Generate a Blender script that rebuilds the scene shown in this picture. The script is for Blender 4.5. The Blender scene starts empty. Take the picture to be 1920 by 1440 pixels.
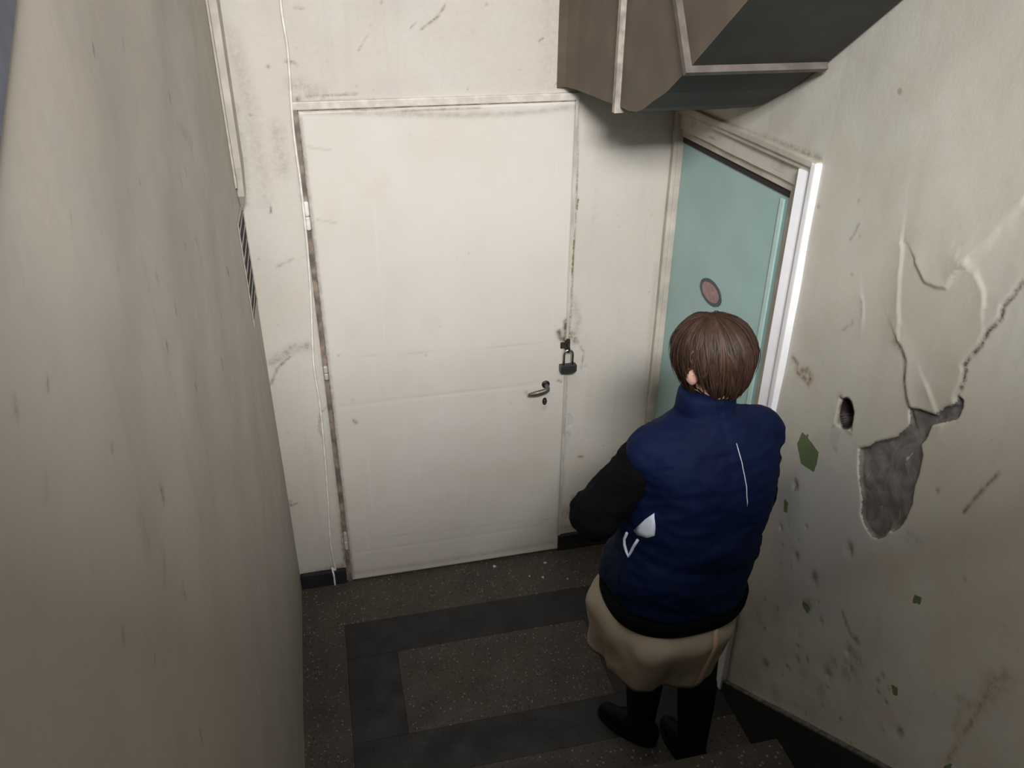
import bpy, bmesh, math, random
import numpy as np
from mathutils import Vector, Matrix, Quaternion

random.seed(7); RNG = np.random.default_rng(7)
S = bpy.context.scene
COL = S.collection

# ------------------------------------------------------------------ camera
FPX = 1519.7
YAW, PITCH, ROLL = -0.23348, 0.50070, 0.00587
CAM = np.array([0.0, -2.9, 2.555])
_cy, _sy = math.cos(YAW), math.sin(YAW)
C_F = np.array([-_sy*math.cos(PITCH), _cy*math.cos(PITCH), -math.sin(PITCH)])
_r = np.array([_cy, _sy, 0.0]); _u = np.cross(_r, C_F)
C_R = math.cos(ROLL)*_r + math.sin(ROLL)*_u
C_U = -math.sin(ROLL)*_r + math.cos(ROLL)*_u
cam_data = bpy.data.cameras.new('camera'); cam = bpy.data.objects.new('camera', cam_data); COL.objects.link(cam)
cam_data.sensor_fit = 'HORIZONTAL'; cam_data.sensor_width = 36.0
cam_data.lens = FPX/1920*36.0; cam_data.clip_start = 0.02; cam_data.clip_end = 60
cam.matrix_world = Matrix(((C_R[0], C_U[0], -C_F[0], CAM[0]), (C_R[1], C_U[1], -C_F[1], CAM[1]), (C_R[2], C_U[2], -C_F[2], CAM[2]), (0, 0, 0, 1)))
S.camera = cam

# ------------------------------------------------------------------ world and light
world = bpy.data.worlds.new('world'); S.world = world; world.use_nodes = True
bg = world.node_tree.nodes['Background']
bg.inputs[0].default_value = (1.0, 0.97, 0.93, 1); bg.inputs[1].default_value = 2.8
def area_light(name, loc, target, sx, sy, power, color):
    d = bpy.data.lights.new(name, 'AREA'); d.shape = 'RECTANGLE'; d.size = sx; d.size_y = sy
    d.energy = power; d.color = color
    o = bpy.data.objects.new(name, d); COL.objects.link(o); o.location = loc
    o.rotation_euler = (Vector(target)-Vector(loc)).to_track_quat('-Z', 'Y').to_euler()
    return o
# daylight through an added, unseen window opening above and behind the photographer
area_light('unseen_window_light', (0.08, -4.05, 3.75), (0.30, 0.0, 2.6), 1.0, 0.52, 232, (0.985, 0.985, 1.0))
S.view_settings.view_transform = 'Standard'; S.view_settings.look = 'None'
S.view_settings.gamma = 1.0; S.view_settings.use_curve_mapping = False
S.view_settings.exposure = 0.0

# ------------------------------------------------------------------ helpers
def on(px, py, axis, val):
    """point of the room surface axis=val seen at a pixel of the 1920x1440 photo"""
    d = (px-960)/FPX*C_R + (720-py)/FPX*C_U + C_F
    t = (val-CAM[axis])/d[axis]
    return CAM + t*d

def tag(o, label, cat, group=None, kind=None):
    o['label'] = label; o['category'] = cat
    if group: o['group'] = group
    if kind: o['kind'] = kind
    return o
def empty(name, loc=(0, 0, 0), rz=0.0):
    o = bpy.data.objects.new(name, None); COL.objects.link(o)
    o.location = loc; o.rotation_euler = (0, 0, rz); o.empty_display_size = 0.1
    return o
def link_mesh(name, me, mat, parent=None, smooth=False):
    o = bpy.data.objects.new(name, me); COL.objects.link(o)
    if mat: me.materials.append(mat)
    if parent: o.parent = parent
    if smooth: me.polygons.foreach_set('use_smooth', [True]*len(me.polygons))
    return o
def obj(name, bm, mat, parent=None, smooth=False, bevel=0.0, seg=2):
    if bevel > 0:
        bmesh.ops.bevel(bm, geom=list(bm.edges), offset=bevel, segments=seg, affect='EDGES', profile=0.6)
    bmesh.ops.recalc_face_normals(bm, faces=bm.faces)
    me = bpy.data.meshes.new(name); bm.to_mesh(me); bm.free()
    return link_mesh(name, me, mat, parent, smooth)
def add_box(bm, lo, hi, rot=None):
    c = [(a+b)/2 for a, b in zip(lo, hi)]; s = [abs(b-a) for a, b in zip(lo, hi)]
    m = Matrix.Translation(c) @ (rot.to_4x4() if rot else Matrix.Identity(4)) @ Matrix.Diagonal((*s, 1))
    bmesh.ops.create_cube(bm, size=1.0, matrix=m)
    return bm
def box(name, lo, hi, mat, parent=None, bevel=0.0):
    return obj(name, add_box(bmesh.new(), lo, hi), mat, parent, bevel=bevel)
def add_tube(bm, pts, radii, n=10, caps=True, flat=1.0, flat_dir=None):
    pts = [Vector(p) for p in pts]
    if not hasattr(radii, '__len__'): radii = [radii]*len(pts)
    rings = []; prev = None
    for i, p in enumerate(pts):
        t = (pts[min(i+1, len(pts)-1)]-pts[max(i-1, 0)]).normalized()
        if prev is None:
            a = Vector(flat_dir) if flat_dir is not None else Vector((0, 0, 1))
            if abs(a.dot(t)) > 0.95: a = Vector((1, 0, 0))
        else: a = prev
        a = (a - t*a.dot(t)).normalized(); b = t.cross(a); prev = a
        rings.append([bm.verts.new(p + a*(math.cos(2*math.pi*k/n)*radii[i]*flat) + b*(math.sin(2*math.pi*k/n)*radii[i])) for k in range(n)])
    for r0, r1 in zip(rings, rings[1:]):
        for k in range(n):
            bm.faces.new((r0[k], r0[(k+1) % n], r1[(k+1) % n], r1[k]))
    if caps:
        bm.faces.new(rings[0][::-1]); bm.faces.new(rings[-1])
    return bm
def add_prism(bm, poly, axis, a, b):
    """poly: list of 2D points in the two other axes; extruded along axis from a to b"""
    def P(q, v):
        l = list(q); l.insert(axis, v); return l
    v0 = [bm.verts.new(P(q, a)) for q in poly]; v1 = [bm.verts.new(P(q, b)) for q in poly]
    n = len(poly)
    bm.faces.new(v0); bm.faces.new(v1[::-1])
    for i in range(n): bm.faces.new((v0[i], v1[i], v1[(i+1) % n], v0[(i+1) % n]))
    return bm
def smooth_path(pts, k=6):
    P = [np.array(p, float) for p in pts]; P = [2*P[0]-P[1]] + P + [2*P[-1]-P[-2]]
    out = []
    for i in range(1, len(P)-2):
        for j in range(k):
            t = j/k
            out.append(0.5*((2*P[i]) + (-P[i-1]+P[i+1])*t + (2*P[i-1]-5*P[i]+4*P[i+1]-P[i+2])*t*t + (-P[i-1]+3*P[i]-3*P[i+1]+P[i+2])*t**3))
    out.append(P[-2]); return out

# ------------------------------------------------------------------ materials
class NT:
    def __init__(self, name):
        self.m = bpy.data.materials.new(name); self.m.use_nodes = True
        self.t = self.m.node_tree; self.t.nodes.clear()
        self.out = self.n('ShaderNodeOutputMaterial'); self.b = self.n('ShaderNodeBsdfPrincipled')
        self.l(self.b.outputs[0], self.out.inputs[0])
        self.tc = self.n('ShaderNodeTexCoord')
    def n(self, t, **kw):
        x = self.t.nodes.new(t)
        for k, v in kw.items(): setattr(x, k, v)
        return x
    def l(self, a, b): self.t.links.new(a, b)
    def val(self, s, v):
        if hasattr(v, 'is_output') or hasattr(v, 'links'): self.l(v, s)
        else: s.default_value = v
    def noise(self, scale, detail=4, rough=0.55, stretch=None, dist=0.0):
        x = self.n('ShaderNodeTexNoise'); x.inputs['Scale'].default_value = scale
        x.inputs['Detail'].default_value = detail; x.inputs['Roughness'].default_value = rough
        x.inputs['Distortion'].default_value = dist
        if stretch:
            mp = self.n('ShaderNodeMapping'); mp.inputs['Scale'].default_value = stretch
            self.l(self.tc.outputs['Object'], mp.inputs[0]); self.l(mp.outputs[0], x.inputs[0])
        else: self.l(self.tc.outputs['Object'], x.inputs[0])
        return x.outputs[0]
    def voronoi(self, scale, feature='F1'):
        x = self.n('ShaderNodeTexVoronoi'); x.feature = feature; x.inputs['Scale'].default_value = scale
        self.l(self.tc.outputs['Object'], x.inputs['Vector'])
        return x
    def ramp(self, fac, a, b, lo=0.0, hi=1.0):
        x = self.n('ShaderNodeMapRange'); x.interpolation_type = 'SMOOTHSTEP'; x.clamp = True
        self.val(x.inputs[0], fac); x.inputs[1].default_value = a; x.inputs[2].default_value = b
        x.inputs[3].default_value = lo; x.inputs[4].default_value = hi
        return x.outputs[0]
    def math(self, op, a, b=0.0):
        x = self.n('ShaderNodeMath', operation=op); self.val(x.inputs[0], a); self.val(x.inputs[1], b)
        return x.outputs[0]
    def mix(self, fac, a, b, mode='MIX'):
        x = self.n('ShaderNodeMix', data_type='RGBA', blend_type=mode); x.clamp_factor = True
        self.val(x.inputs[0], fac)
        for s, v in ((x.inputs[6], a), (x.inputs[7], b)):
            if isinstance(v, (tuple, list)): s.default_value = (*v[:3], 1)
            else: self.l(v, s)
        return x.outputs[2]
    def attr(self, name):
        x = self.n('ShaderNodeAttribute'); x.attribute_name = name; return x.outputs['Fac']
    def bump(self, h, strength=0.3, dist=0.01, normal=None):
        x = self.n('ShaderNodeBump'); x.inputs['Strength'].default_value = strength; x.inputs['Distance'].default_value = dist
        self.l(h, x.inputs['Height'])
        if normal is not None: self.l(normal, x.inputs['Normal'])
        return x.outputs[0]
    def done(self, color, rough=0.6, normal=None, metal=0.0, spec=0.5):
        s = self.b.inputs['Base Color']
        if isinstance(color, (tuple, list)): s.default_value = (*color[:3], 1)
        else: self.l(color, s)
        self.val(self.b.inputs['Roughness'], rough); self.b.inputs['Metallic'].default_value = metal
        self.b.inputs['Specular IOR Level'].default_value = spec
        if normal is not None: self.l(normal, self.b.inputs['Normal'])
        return self.m

def plain(name, col, rough=0.6, metal=0.0, var=0.12, scale=30, bump=0.1, spec=0.5, stretch=None):
    q = NT(name); f = q.noise(scale, 4, stretch=stretch)
    c = q.mix(q.ramp(f, 0.35, 0.7), tuple(x*(1-var) for x in col), tuple(min(1, x*(1+var)) for x in col))
    return q.done(c, rough, q.bump(f, bump, 0.003), metal, spec)

def wall_paint(name, a, b, c, dirt_col=(0.10, 0.075, 0.05), streak=0.35, speck=0.5, bump=0.25, tint=None):
    """old oil paint on plaster; float attributes dirt / cement / green / bare carry the marks with a shape of their own"""
    q = NT(name)
    big = q.noise(1.7, 5, 0.6); mid = q.noise(6.0, 5, 0.6); fine = q.noise(55, 5, 0.65); grain = q.noise(260, 2)
    col = q.mix(q.ramp(big, 0.34, 0.66), a, b)
    col = q.mix(q.ramp(mid, 0.45, 0.75, 0, 0.7), col, c)
    st = q.noise(2.3, 5, 0.6, stretch=(7, 7, 0.5))
    col = q.mix(q.ramp(st, 0.52, 0.80, 0, streak), col, tuple(x*0.62 for x in c))
    col = q.mix(q.ramp(fine, 0.3, 0.75, 0.0, 0.22), col, tuple(x*0.75 for x in a))
    v = q.voronoi(9.0); sp = q.ramp(v.outputs['Distance'], 0.05, 0.10, 1, 0)
    gate = q.ramp(q.noise(3.1, 2), 0.55, 0.66)
    col = q.mix(q.math('MULTIPLY', q.math('MULTIPLY', sp, gate), speck), col, (0.12, 0.095, 0.06))
    if tint: col = q.mix(q.ramp(q.noise(3.4, 5, 0.65, dist=0.6), 0.48, 0.70, 0, 0.5), col, tint)
    sk = q.math('MULTIPLY', q.attr('skim'), q.ramp(q.noise(9, 5, 0.7), 0.25, 0.6, 0.5, 1.0))
    col = q.mix(sk, col, q.mix(fine, (0.46, 0.455, 0.43), (0.54, 0.53, 0.50)))
    d = q.attr('dirt'); wob = q.ramp(q.noise(48, 6, 0.75), 0.30, 0.68, 0.12, 1.35)
    col = q.mix(q.math('MULTIPLY', d, wob), col, dirt_col)
    col = q.mix(q.math('MULTIPLY', q.attr('rust'), wob), col, (0.22, 0.12, 0.045))
    col = q.mix(q.attr('cavity_shade'), col, (0.022, 0.013, 0.009))  # shade inside the hole painted as near-black colour
    e = q.math('MULTIPLY', q.math('SUBTRACT', q.noise(70, 4, 0.7), 0.5), 0.012)
    bare = q.ramp(q.math('ADD', q.attr('bare'), e), -0.0008, 0.0008)
    col = q.mix(bare, col, q.mix(fine, (0.40, 0.385, 0.36), (0.56, 0.54, 0.51)))
    gr = q.ramp(q.math('ADD', q.attr('green'), e), -0.0006, 0.0006)
    col = q.mix(gr, col, q.mix(fine, (0.095, 0.135, 0.06), (0.15, 0.20, 0.09)))
    ce = q.ramp(q.math('ADD', q.attr('cement'), e), -0.0008, 0.0008)
    cm = q.mix(q.ramp(q.noise(13, 5, 0.7, dist=1.2), 0.3, 0.72), (0.105, 0.10, 0.09), (0.235, 0.225, 0.205))
    cm = q.mix(q.ramp(q.noise(19, 4, 0.6, stretch=(1, 2, 0.6), dist=2.0), 0.66, 0.74, 0, 0.8), cm, (0.5, 0.48, 0.45))
    col = q.mix(ce, col, cm)
    h = q.math('ADD', q.math('MULTIPLY', mid, 1.0), q.math('ADD', q.math('MULTIPLY', fine, 0.30), q.math('MULTIPLY', grain, 0.06)))
    return q.done(col, q.ramp(mid, 0.2, 0.8, 0.42, 0.7), q.bump(h, bump, 0.012), spec=0.35)

def terrazzo(name, base, base2, chip, chip2, scale=90):
    q = NT(name)
    col = q.mix(q.ramp(q.noise(4, 5), 0.35, 0.65), base, base2)
    v = q.voronoi(scale); rnd = q.n('ShaderNodeSeparateColor'); q.l(v.outputs['Color'], rnd.inputs[0])
    edge = q.ramp(v.outputs['Distance'], 0.18, 0.42, 1, 0)
    col = q.mix(q.math('MULTIPLY', edge, q.ramp(rnd.outputs[0], 0.70, 0.74)), col, chip)
    col = q.mix(q.math('MULTIPLY', edge, q.ramp(rnd.outputs[1], 0.80, 0.84)), col, chip2)
    col = q.mix(q.math('MULTIPLY', edge, q.ramp(rnd.outputs[2], 0.75, 0.80)), col, tuple(x*0.4 for x in base))
    return q.done(col, q.ramp(q.noise(9, 3), 0.3, 0.7, 0.42, 0.68), q.bump(q.noise(120, 3), 0.08, 0.003), spec=0.35)

def fabric(name, a, b, rough=0.85, weave=420, fold=14, bump=0.35, sheen=0.0):
    q = NT(name)
    f = q.noise(fold, 4, 0.55); w = q.noise(weave, 2)
    col = q.mix(q.ramp(f, 0.3, 0.7), a, b)
    m = q.done(col, rough, q.bump(q.math('ADD', f, q.math('MULTIPLY', w, 0.12)), bump, 0.012), spec=0.12)
    q.b.inputs['Sheen Weight'].default_value = sheen
    return m

M = {}
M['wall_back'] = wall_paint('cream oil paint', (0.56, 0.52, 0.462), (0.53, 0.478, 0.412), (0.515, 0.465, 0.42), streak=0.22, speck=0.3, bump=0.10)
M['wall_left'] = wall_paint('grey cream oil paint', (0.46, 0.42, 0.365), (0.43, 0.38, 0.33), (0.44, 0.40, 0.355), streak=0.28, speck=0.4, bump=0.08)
M['wall_right'] = wall_paint('worn grey green oil paint', (0.57, 0.555, 0.485), (0.53, 0.485, 0.41), (0.505, 0.45, 0.36), streak=0.3, speck=0.4, bump=0.16, tint=(0.515, 0.535, 0.46))
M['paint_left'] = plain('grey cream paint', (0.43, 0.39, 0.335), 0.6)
M['paint_back'] = plain('cream head paint', (0.53, 0.49, 0.43), 0.55)
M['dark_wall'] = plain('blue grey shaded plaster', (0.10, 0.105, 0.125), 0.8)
M['ceiling'] = plain('old whitewash', (0.25, 0.235, 0.21), 0.85)
M['skirting'] = plain('black painted skirting', (0.012, 0.012, 0.013), 0.6, var=0.3, scale=25)
M['dust'] = plain('dusty ledge', (0.11, 0.105, 0.09), 0.9, var=0.4, scale=40)
M['terrazzo'] = terrazzo('brown terrazzo', (0.058, 0.046, 0.038), (0.074, 0.058, 0.047), (0.24, 0.205, 0.165), (0.13, 0.12, 0.10))
M['terrazzo_dark'] = terrazzo('charcoal terrazzo', (0.021, 0.021, 0.022), (0.026, 0.026, 0.027), (0.030, 0.030, 0.031), (0.034, 0.034, 0.034), 130)
M['terrazzo_stair'] = terrazzo('coarse grey terrazzo', (0.050, 0.045, 0.036), (0.065, 0.056, 0.044), (0.22, 0.195, 0.15), (0.10, 0.035, 0.025), 75)
M['brown_rust'] = plain('grimy brown steel', (0.19, 0.15, 0.115), 0.8, var=0.45, scale=18)
M['black_iron'] = plain('dark iron', (0.022, 0.019, 0.017), 0.5, metal=0.4, var=0.4, scale=60)
M['chrome'] = plain('worn chrome', (0.55, 0.55, 0.56), 0.22, metal=1.0, var=0.1, scale=60, bump=0.03)
M['lock_body'] = plain('grey cast iron lock', (0.055, 0.06, 0.06), 0.38, metal=0.55, var=0.2, scale=60)
M['lever'] = plain('tarnished lever metal', (0.14, 0.125, 0.105), 0.42, metal=0.6, var=0.2, scale=60)
M['soot'] = plain('burnt rusty iron', (0.022, 0.013, 0.010), 0.9, var=0.5, scale=60)
M['cable'] = plain('white painted cable', (0.70, 0.68, 0.62), 0.6)
M['duct'] = plain('dirty beige duct paint', (0.108, 0.081, 0.056), 0.62, var=0.16, scale=7)
M['duct_under'] = plain('duct underside painted shade', (0.027, 0.027, 0.025), 0.6, var=0.2, scale=7)  # shade of the duct's underside put into a darker colour
M['flange'] = plain('grey brown flange paint', (0.105, 0.085, 0.073), 0.55, var=0.2, scale=20)
M['flange_pale'] = plain('pale chipped flange paint', (0.32, 0.285, 0.24), 0.5, var=0.3, scale=20)
M['teal'] = plain('teal door paint', (0.33, 0.50, 0.48), 0.42, var=0.05, scale=5, bump=0.06)
M['teal_light'] = plain('light teal edge paint', (0.50, 0.70, 0.645), 0.4, var=0.06, scale=8, bump=0.05)
M['casing_white'] = plain('fresh white gloss paint', (0.86, 0.865, 0.88), 0.35, var=0.03, scale=12, bump=0.06)  # stiles in a whiter colour than the head casing
M['casing_cream'] = plain('dirty cream trim paint', (0.46, 0.42, 0.35), 0.5, var=0.16, scale=9)
M['gap'] = plain('dark gap strip', (0.025, 0.02, 0.016), 0.9)  # near-black strips along the leaf joints
M['pink'] = plain('faded pink print', (0.33, 0.20, 0.20), 0.5, var=0.15, scale=60)
M['oval_rim'] = plain('dark slate print', (0.055, 0.065, 0.075), 0.5)
M['flake'] = plain('pale plaster flake', (0.55, 0.53, 0.50), 0.9, var=0.2)
M['slot_shade'] = plain('slot shade sheet', (0.006, 0.005, 0.004), 0.9)
M['vest'] = fabric('navy quilted nylon', (0.0022, 0.0068, 0.031), (0.0035, 0.0098, 0.041), 0.7, fold=9, bump=0.5)
M['sweater'] = fabric('black knit wool', (0.0018, 0.0018, 0.0026), (0.003, 0.003, 0.0042), 0.95, bump=0.4)
M['skirt'] = fabric('beige wool skirt', (0.34, 0.285, 0.215), (0.42, 0.355, 0.275), 0.9, fold=5, bump=0.3)
M['skirt_seam'] = fabric('tan skirt seam', (0.52, 0.36, 0.25), (0.58, 0.41, 0.29), 0.9)
M['sock'] = fabric('dark navy stocking', (0.012, 0.012, 0.022), (0.018, 0.018, 0.032), 0.9)
M['boot'] = fabric('black boot leather', (0.004, 0.004, 0.005), (0.007, 0.007, 0.008), 0.55)
M['paper'] = plain('white blue paper', (0.62, 0.68, 0.78), 0.6, var=0.06)
M['eye'] = plain('eye white', (0.7, 0.7, 0.68), 0.2); M['iris'] = plain('brown iris', (0.05, 0.03, 0.02), 0.15)

def skin_mat():
    q = NT('skin'); f = q.noise(60, 4)
    c = q.mix(q.ramp(f, 0.3, 0.7), (0.56, 0.31, 0.235), (0.64, 0.38, 0.29))
    return q.done(c, 0.5, q.bump(f, 0.1, 0.002), spec=0.35)
M['skin'] = skin_mat()
def hair_mat():
    q = NT('brown hair')
    a = q.attr('lock')
    f = q.noise(40, 4, 0.6, stretch=(1, 1, 0.35))
    c = q.mix(a, (0.016, 0.008, 0.005), (0.080, 0.041, 0.024))
    c = q.mix(q.ramp(f, 0.4, 0.75, 0, 0.5), c, (0.085, 0.048, 0.030))
    return q.done(c, 0.55, q.bump(q.noise(300, 2, stretch=(1, 1, 0.1)), 0.2, 0.002), spec=0.32)
M['hair'] = hair_mat()

def door_mat():
    q = NT('cream door paint')
    big = q.noise(1.6, 5); mid = q.noise(7, 5); fine = q.noise(60, 5)
    c = q.mix(q.ramp(big, 0.35, 0.65), (0.565, 0.52, 0.45), (0.60, 0.56, 0.51))
    c = q.mix(q.ramp(mid, 0.5, 0.8, 0, 0.5), c, (0.53, 0.48, 0.40))
    dr = q.noise(3.0, 3, stretch=(16, 1, 0.35)); c = q.mix(q.ramp(dr, 0.60, 0.72, 0, 0.35), c, (0.63, 0.61, 0.58))
    d = q.attr('dirt'); wob = q.ramp(q.noise(38, 5, 0.7), 0.25, 0.7, 0.35, 1.25)
    c = q.mix(q.math('MULTIPLY', d, wob), c, (0.11, 0.08, 0.05))
    h = q.math('ADD', mid, q.math('MULTIPLY', fine, 0.15))
    return q.done(c, q.ramp(mid, 0.2, 0.8, 0.38, 0.6), q.bump(h, 0.12, 0.012), spec=0.4)
M['door'] = door_mat()

# ------------------------------------------------------------------ marked surfaces (grids with relief)
def seg_dist(U, V, pts):
    """distance, signed side and arc position to a polyline"""
    best = np.full(U.shape, 1e9); side = np.zeros(U.shape)
    for (a, b), (c, d) in zip(pts, pts[1:]):
        ex, ey = c-a, d-b; L2 = ex*ex+ey*ey+1e-12
        t = np.clip(((U-a)*ex+(V-b)*ey)/L2, 0, 1)
        dx, dy = U-(a+t*ex), V-(b+t*ey); dd = np.hypot(dx, dy)
        m = dd < best; best = np.where(m, dd, best)
        side = np.where(m, np.sign(ex*(V-b)-ey*(U-a)), side)
    return best, side
def poly_sd(U, V, poly):
    d, _ = seg_dist(U, V, list(poly)+[poly[0]])
    ins = np.zeros(U.shape, bool); n = len(poly)
    for i in range(n):
        x0, y0 = poly[i]; x1, y1 = poly[(i+1) % n]
        if y0 == y1: continue
        ins ^= ((y0 > V) != (y1 > V)) & (U < (x1-x0)*(V-y0)/(y1-y0)+x0)
    return np.where(ins, d, -d)
def axis_vals(breaks):
    out = []
    for a, b, s in breaks:
        n = max(1, int(round((b-a)/s))); out += list(np.linspace(a, b, n, endpoint=False))
    out.append(breaks[-1][1]); return np.array(out)
def grid_mesh(name, X, Y, Z, attrs, keep=None, flip=False):
    nv, nu = X.shape
    co = np.stack([X, Y, Z], -1).reshape(-1, 3)
    idx = np.arange(nu*nv).reshape(nv, nu)
    q = np.stack([idx[:-1, :-1], idx[:-1, 1:], idx[1:, 1:], idx[1:, :-1]], -1)
    q = q[keep] if keep is not None else q.reshape(-1, 4)
    if flip: q = q[:, ::-1]
    used = np.unique(q); rem = np.zeros(len(co), int); rem[used] = np.arange(len(used)); q = rem[q]; co = co[used]
    me = bpy.data.meshes.new(name)
    me.vertices.add(len(co)); me.vertices.foreach_set('co', co.astype(np.float32).ravel())
    me.loops.add(len(q)*4); me.loops.foreach_set('vertex_index', q.astype(np.int32).ravel())
    me.polygons.add(len(q)); me.polygons.foreach_set('loop_start', np.arange(0, len(q)*4, 4, dtype=np.int32))
    me.polygons.foreach_set('loop_total', np.full(len(q), 4, dtype=np.int32))
    me.update(calc_edges=True)
    me.polygons.foreach_set('use_smooth', np.ones(len(q), bool))
    for k, a in attrs.items():
        at = me.attributes.new(k, 'FLOAT', 'POINT'); at.data.foreach_set('value', a.reshape(-1)[used].astype(np.float32))
    return me
def strokes(U, V, items):
    """items: (points, width, strength) -> soft grime strokes"""
    D = np.zeros(U.shape)
    for pts, w, s in items:
        if len(pts) == 1: d = np.hypot(U-pts[0][0], V-pts[0][1])
        else: d, _ = seg_dist(U, V, pts)
        D = np.maximum(D, s*np.exp(-(d/w)**2))
    return D

XL, XR = -0.275, 1.32
# ---------------- back wall
def bw(pts): return [(on(x, y, 1, 0)[0], on(x, y, 1, 0)[2]) for x, y in pts]
U1 = axis_vals([(-1.6, -0.32, 0.16), (-0.32, XR, 0.006), (XR, 1.6, 0.14)])
V1 = axis_vals([(-0.1, 2.5, 0.006), (2.5, 4.3, 0.15)])
U, V = np.meshgrid(U1, V1)
bitems = []
def B(pts, w, s): bitems.append((bw(pts), w, s))
B([(556, 190), (562, 260), (580, 420), (600, 580), (618, 720), (640, 930), (652, 1080)], 0.016, 0.8)
B([(560, 192), (700, 188), (830, 190), (960, 186), (1080, 184)], 0.006, 0.55)
B([(575, 182), (670, 176)], 0.004, 0.6)
B([(550, 160), (600, 178)], 0.03, 0.25)
B([(535, 115), (552, 118), (558, 124)], 0.004, 0.7)
B([(512, 680), (545, 655), (575, 650)], 0.02, 0.4); B([(508, 720), (520, 690), (545, 668)], 0.006, 0.6)
B([(545, 940), (540, 950), (556, 944)], 0.006, 0.7)
B([(600, 780), (598, 805), (606, 820)], 0.005, 0.6); B([(600, 775), (618, 758)], 0.004, 0.6)
B([(575, 1080), (610, 1070), (655, 1060)], 0.02, 0.55)
B([(1046, 990), (1100, 985), (1170, 975)], 0.02, 0.45); B([(1060, 960)], 0.03, 0.5); B([(1090, 950)], 0.02, 0.4); B([(1075, 930), (1070, 970)], 0.012, 0.55)
B([(1085, 855), (1092, 856)], 0.006, 0.8)
B([(1075, 560), (1085, 600), (1075, 640)], 0.016, 0.28); B([(1082, 640), (1095, 660), (1090, 690)], 0.004, 0.5)
B([(1068, 590), (1064, 615), (1066, 640)], 0.010, 0.95); B([(1072, 625), (1078, 640)], 0.014, 0.75)
B([(1232, 500), (1222, 600), (1206, 780)], 0.012, 0.18)
B([(1085, 200), (1080, 400), (1068, 620)], 0.003, 0.75); B([(1062, 710), (1055, 850), (1048, 1000)], 0.005, 0.8)
B([(1040, 0), (1040, 110), (1030, 158)], 0.05, 0.14); B([(1040, 160), (1052, 150), (1060, 80)], 0.004, 0.7)
B([(790, 55), (822, 30), (835, 8)], 0.004, 0.6); B([(770, 52), (780, 42)], 0.003, 0.5); B([(1010, 78), (1018, 72)], 0.003, 0.8)
B([(460, 380), (455, 300), (440, 200)], 0.02, 0.25); B([(504, 125)], 0.006, 0.7); B([(470, 215)], 0.006, 0.7); B([(508, 390), (507, 400)], 0.004, 0.7)
B([(520, 240), (530, 320)], 0.03, 0.22); B([(520, 500), (550, 485)], 0.006, 0.35); B([(430, 60), (470, 200), (500, 380)], 0.03, 0.15)
B([(690, 65), (672, 95)], 0.003, 0.4); B([(715, 5)], 0.004, 0.7); B([(912, 8)], 0.004, 0.7); B([(550, 14), (570, 16)], 0.004, 0.4)
for _ in range(60): bitems.append(([(RNG.uniform(-0.27, 1.3), RNG.uniform(0.1, 2.4))], RNG.uniform(0.002, 0.006), RNG.uniform(0.2, 0.5)))
dirt = strokes(U, V, bitems)
bare = np.full(U.shape, -1.0)
for poly in ([(1064, 775), (1072, 778), (1076, 790), (1072, 800), (1065, 800)], [(1062, 806), (1072, 815), (1071, 825), (1066, 838), (1062, 860), (1057, 868), (1056, 830)], [(1054, 880), (1062, 885), (1058, 930), (1052, 960), (1050, 920)]):
    bare = np.maximum(bare, poly_sd(U, V, bw(poly)))
grn = np.full(U.shape, -1.0)
for pts in ([(1084, 370), (1081, 392)], [(1076, 450), (1072, 520)], [(1070, 540), (1068, 560)]):
    grn = np.maximum(grn, 0.0030 - seg_dist(U, V, bw(pts))[0])
H = -0.003*np.clip(bare/0.004, 0, 1) + 0.0025*(np.sin(U*7+1)*np.sin(V*5)+0.6*np.sin(U*15+V*11))
me = grid_mesh('wall_back', U, -H, V, {'dirt': dirt, 'bare': bare, 'green': grn, 'cement': np.full(U.shape, -1.0)})
wall_back = link_mesh('wall_back', me, M['wall_back'])
tag(wall_back, 'cream painted back wall of the landing around the flush door', 'wall', kind='structure')

# ---------------- right wall
DO_Y0, DO_Y1, DO_Z = -0.835, -0.030, 1.945
def rw(pts): return [(on(x, y, 0, XR)[1], on(x, y, 0, XR)[2]) for x, y in pts]
def z8(pts): return rw([(1420+0.361*x, 340+0.361*y) for x, y in pts])
def z1(pts): return rw([(1420+0.3472*x, 740+0.3472*y) for x, y in pts])
def z2(pts): return rw([(1320+0.3125*x, 1140+0.3125*y) for x, y in pts])
U1 = axis_vals([(-4.6, -2.3, 0.2), (-2.3, DO_Y0, 0.0042), (DO_Y0, DO_Y1, 0.03), (DO_Y1, 0.0, 0.028)])
V1 = axis_vals([(-0.2, 0.2, 0.05), (0.2, DO_Z, 0.0042), (DO_Z, 2.5, 0.012), (2.5, 4.3, 0.2)])
U, V = np.meshgrid(U1, V1)
patch = z1([(820, 70), (870, 75), (965, 105), (1015, 70), (1075, 50), (1090, 5), (1115, 30), (1115, 70), (1090, 130), (1010, 150), (950, 165), (915, 240), (885, 270), (895, 330), (870, 430), (845, 500), (830, 590), (800, 670), (770, 715), (730, 745), (710, 735), (690, 765), (650, 780), (620, 770), (580, 715), (555, 650), (565, 560), (545, 400), (548, 290), (600, 280), (640, 255), (740, 230), (790, 190), (820, 160)])
cem = poly_sd(U, V, patch)
crackA = z8([(745, 860), (775, 930), (770, 1040), (780, 1120), (795, 1180)])
crackB = z8([(1385, 530), (1330, 600), (1285, 650), (1275, 710), (1210, 780), (1165, 860), (1110, 920), (1085, 960), (1095, 985), (1075, 1060), (1045, 1120)])
def crease(pts, a, w, side):
    d, s = seg_dist(U, V, pts)
    return a*np.where(s*side > 0, np.exp(-(d/w)), np.exp(-(d/0.006)**2))
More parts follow.
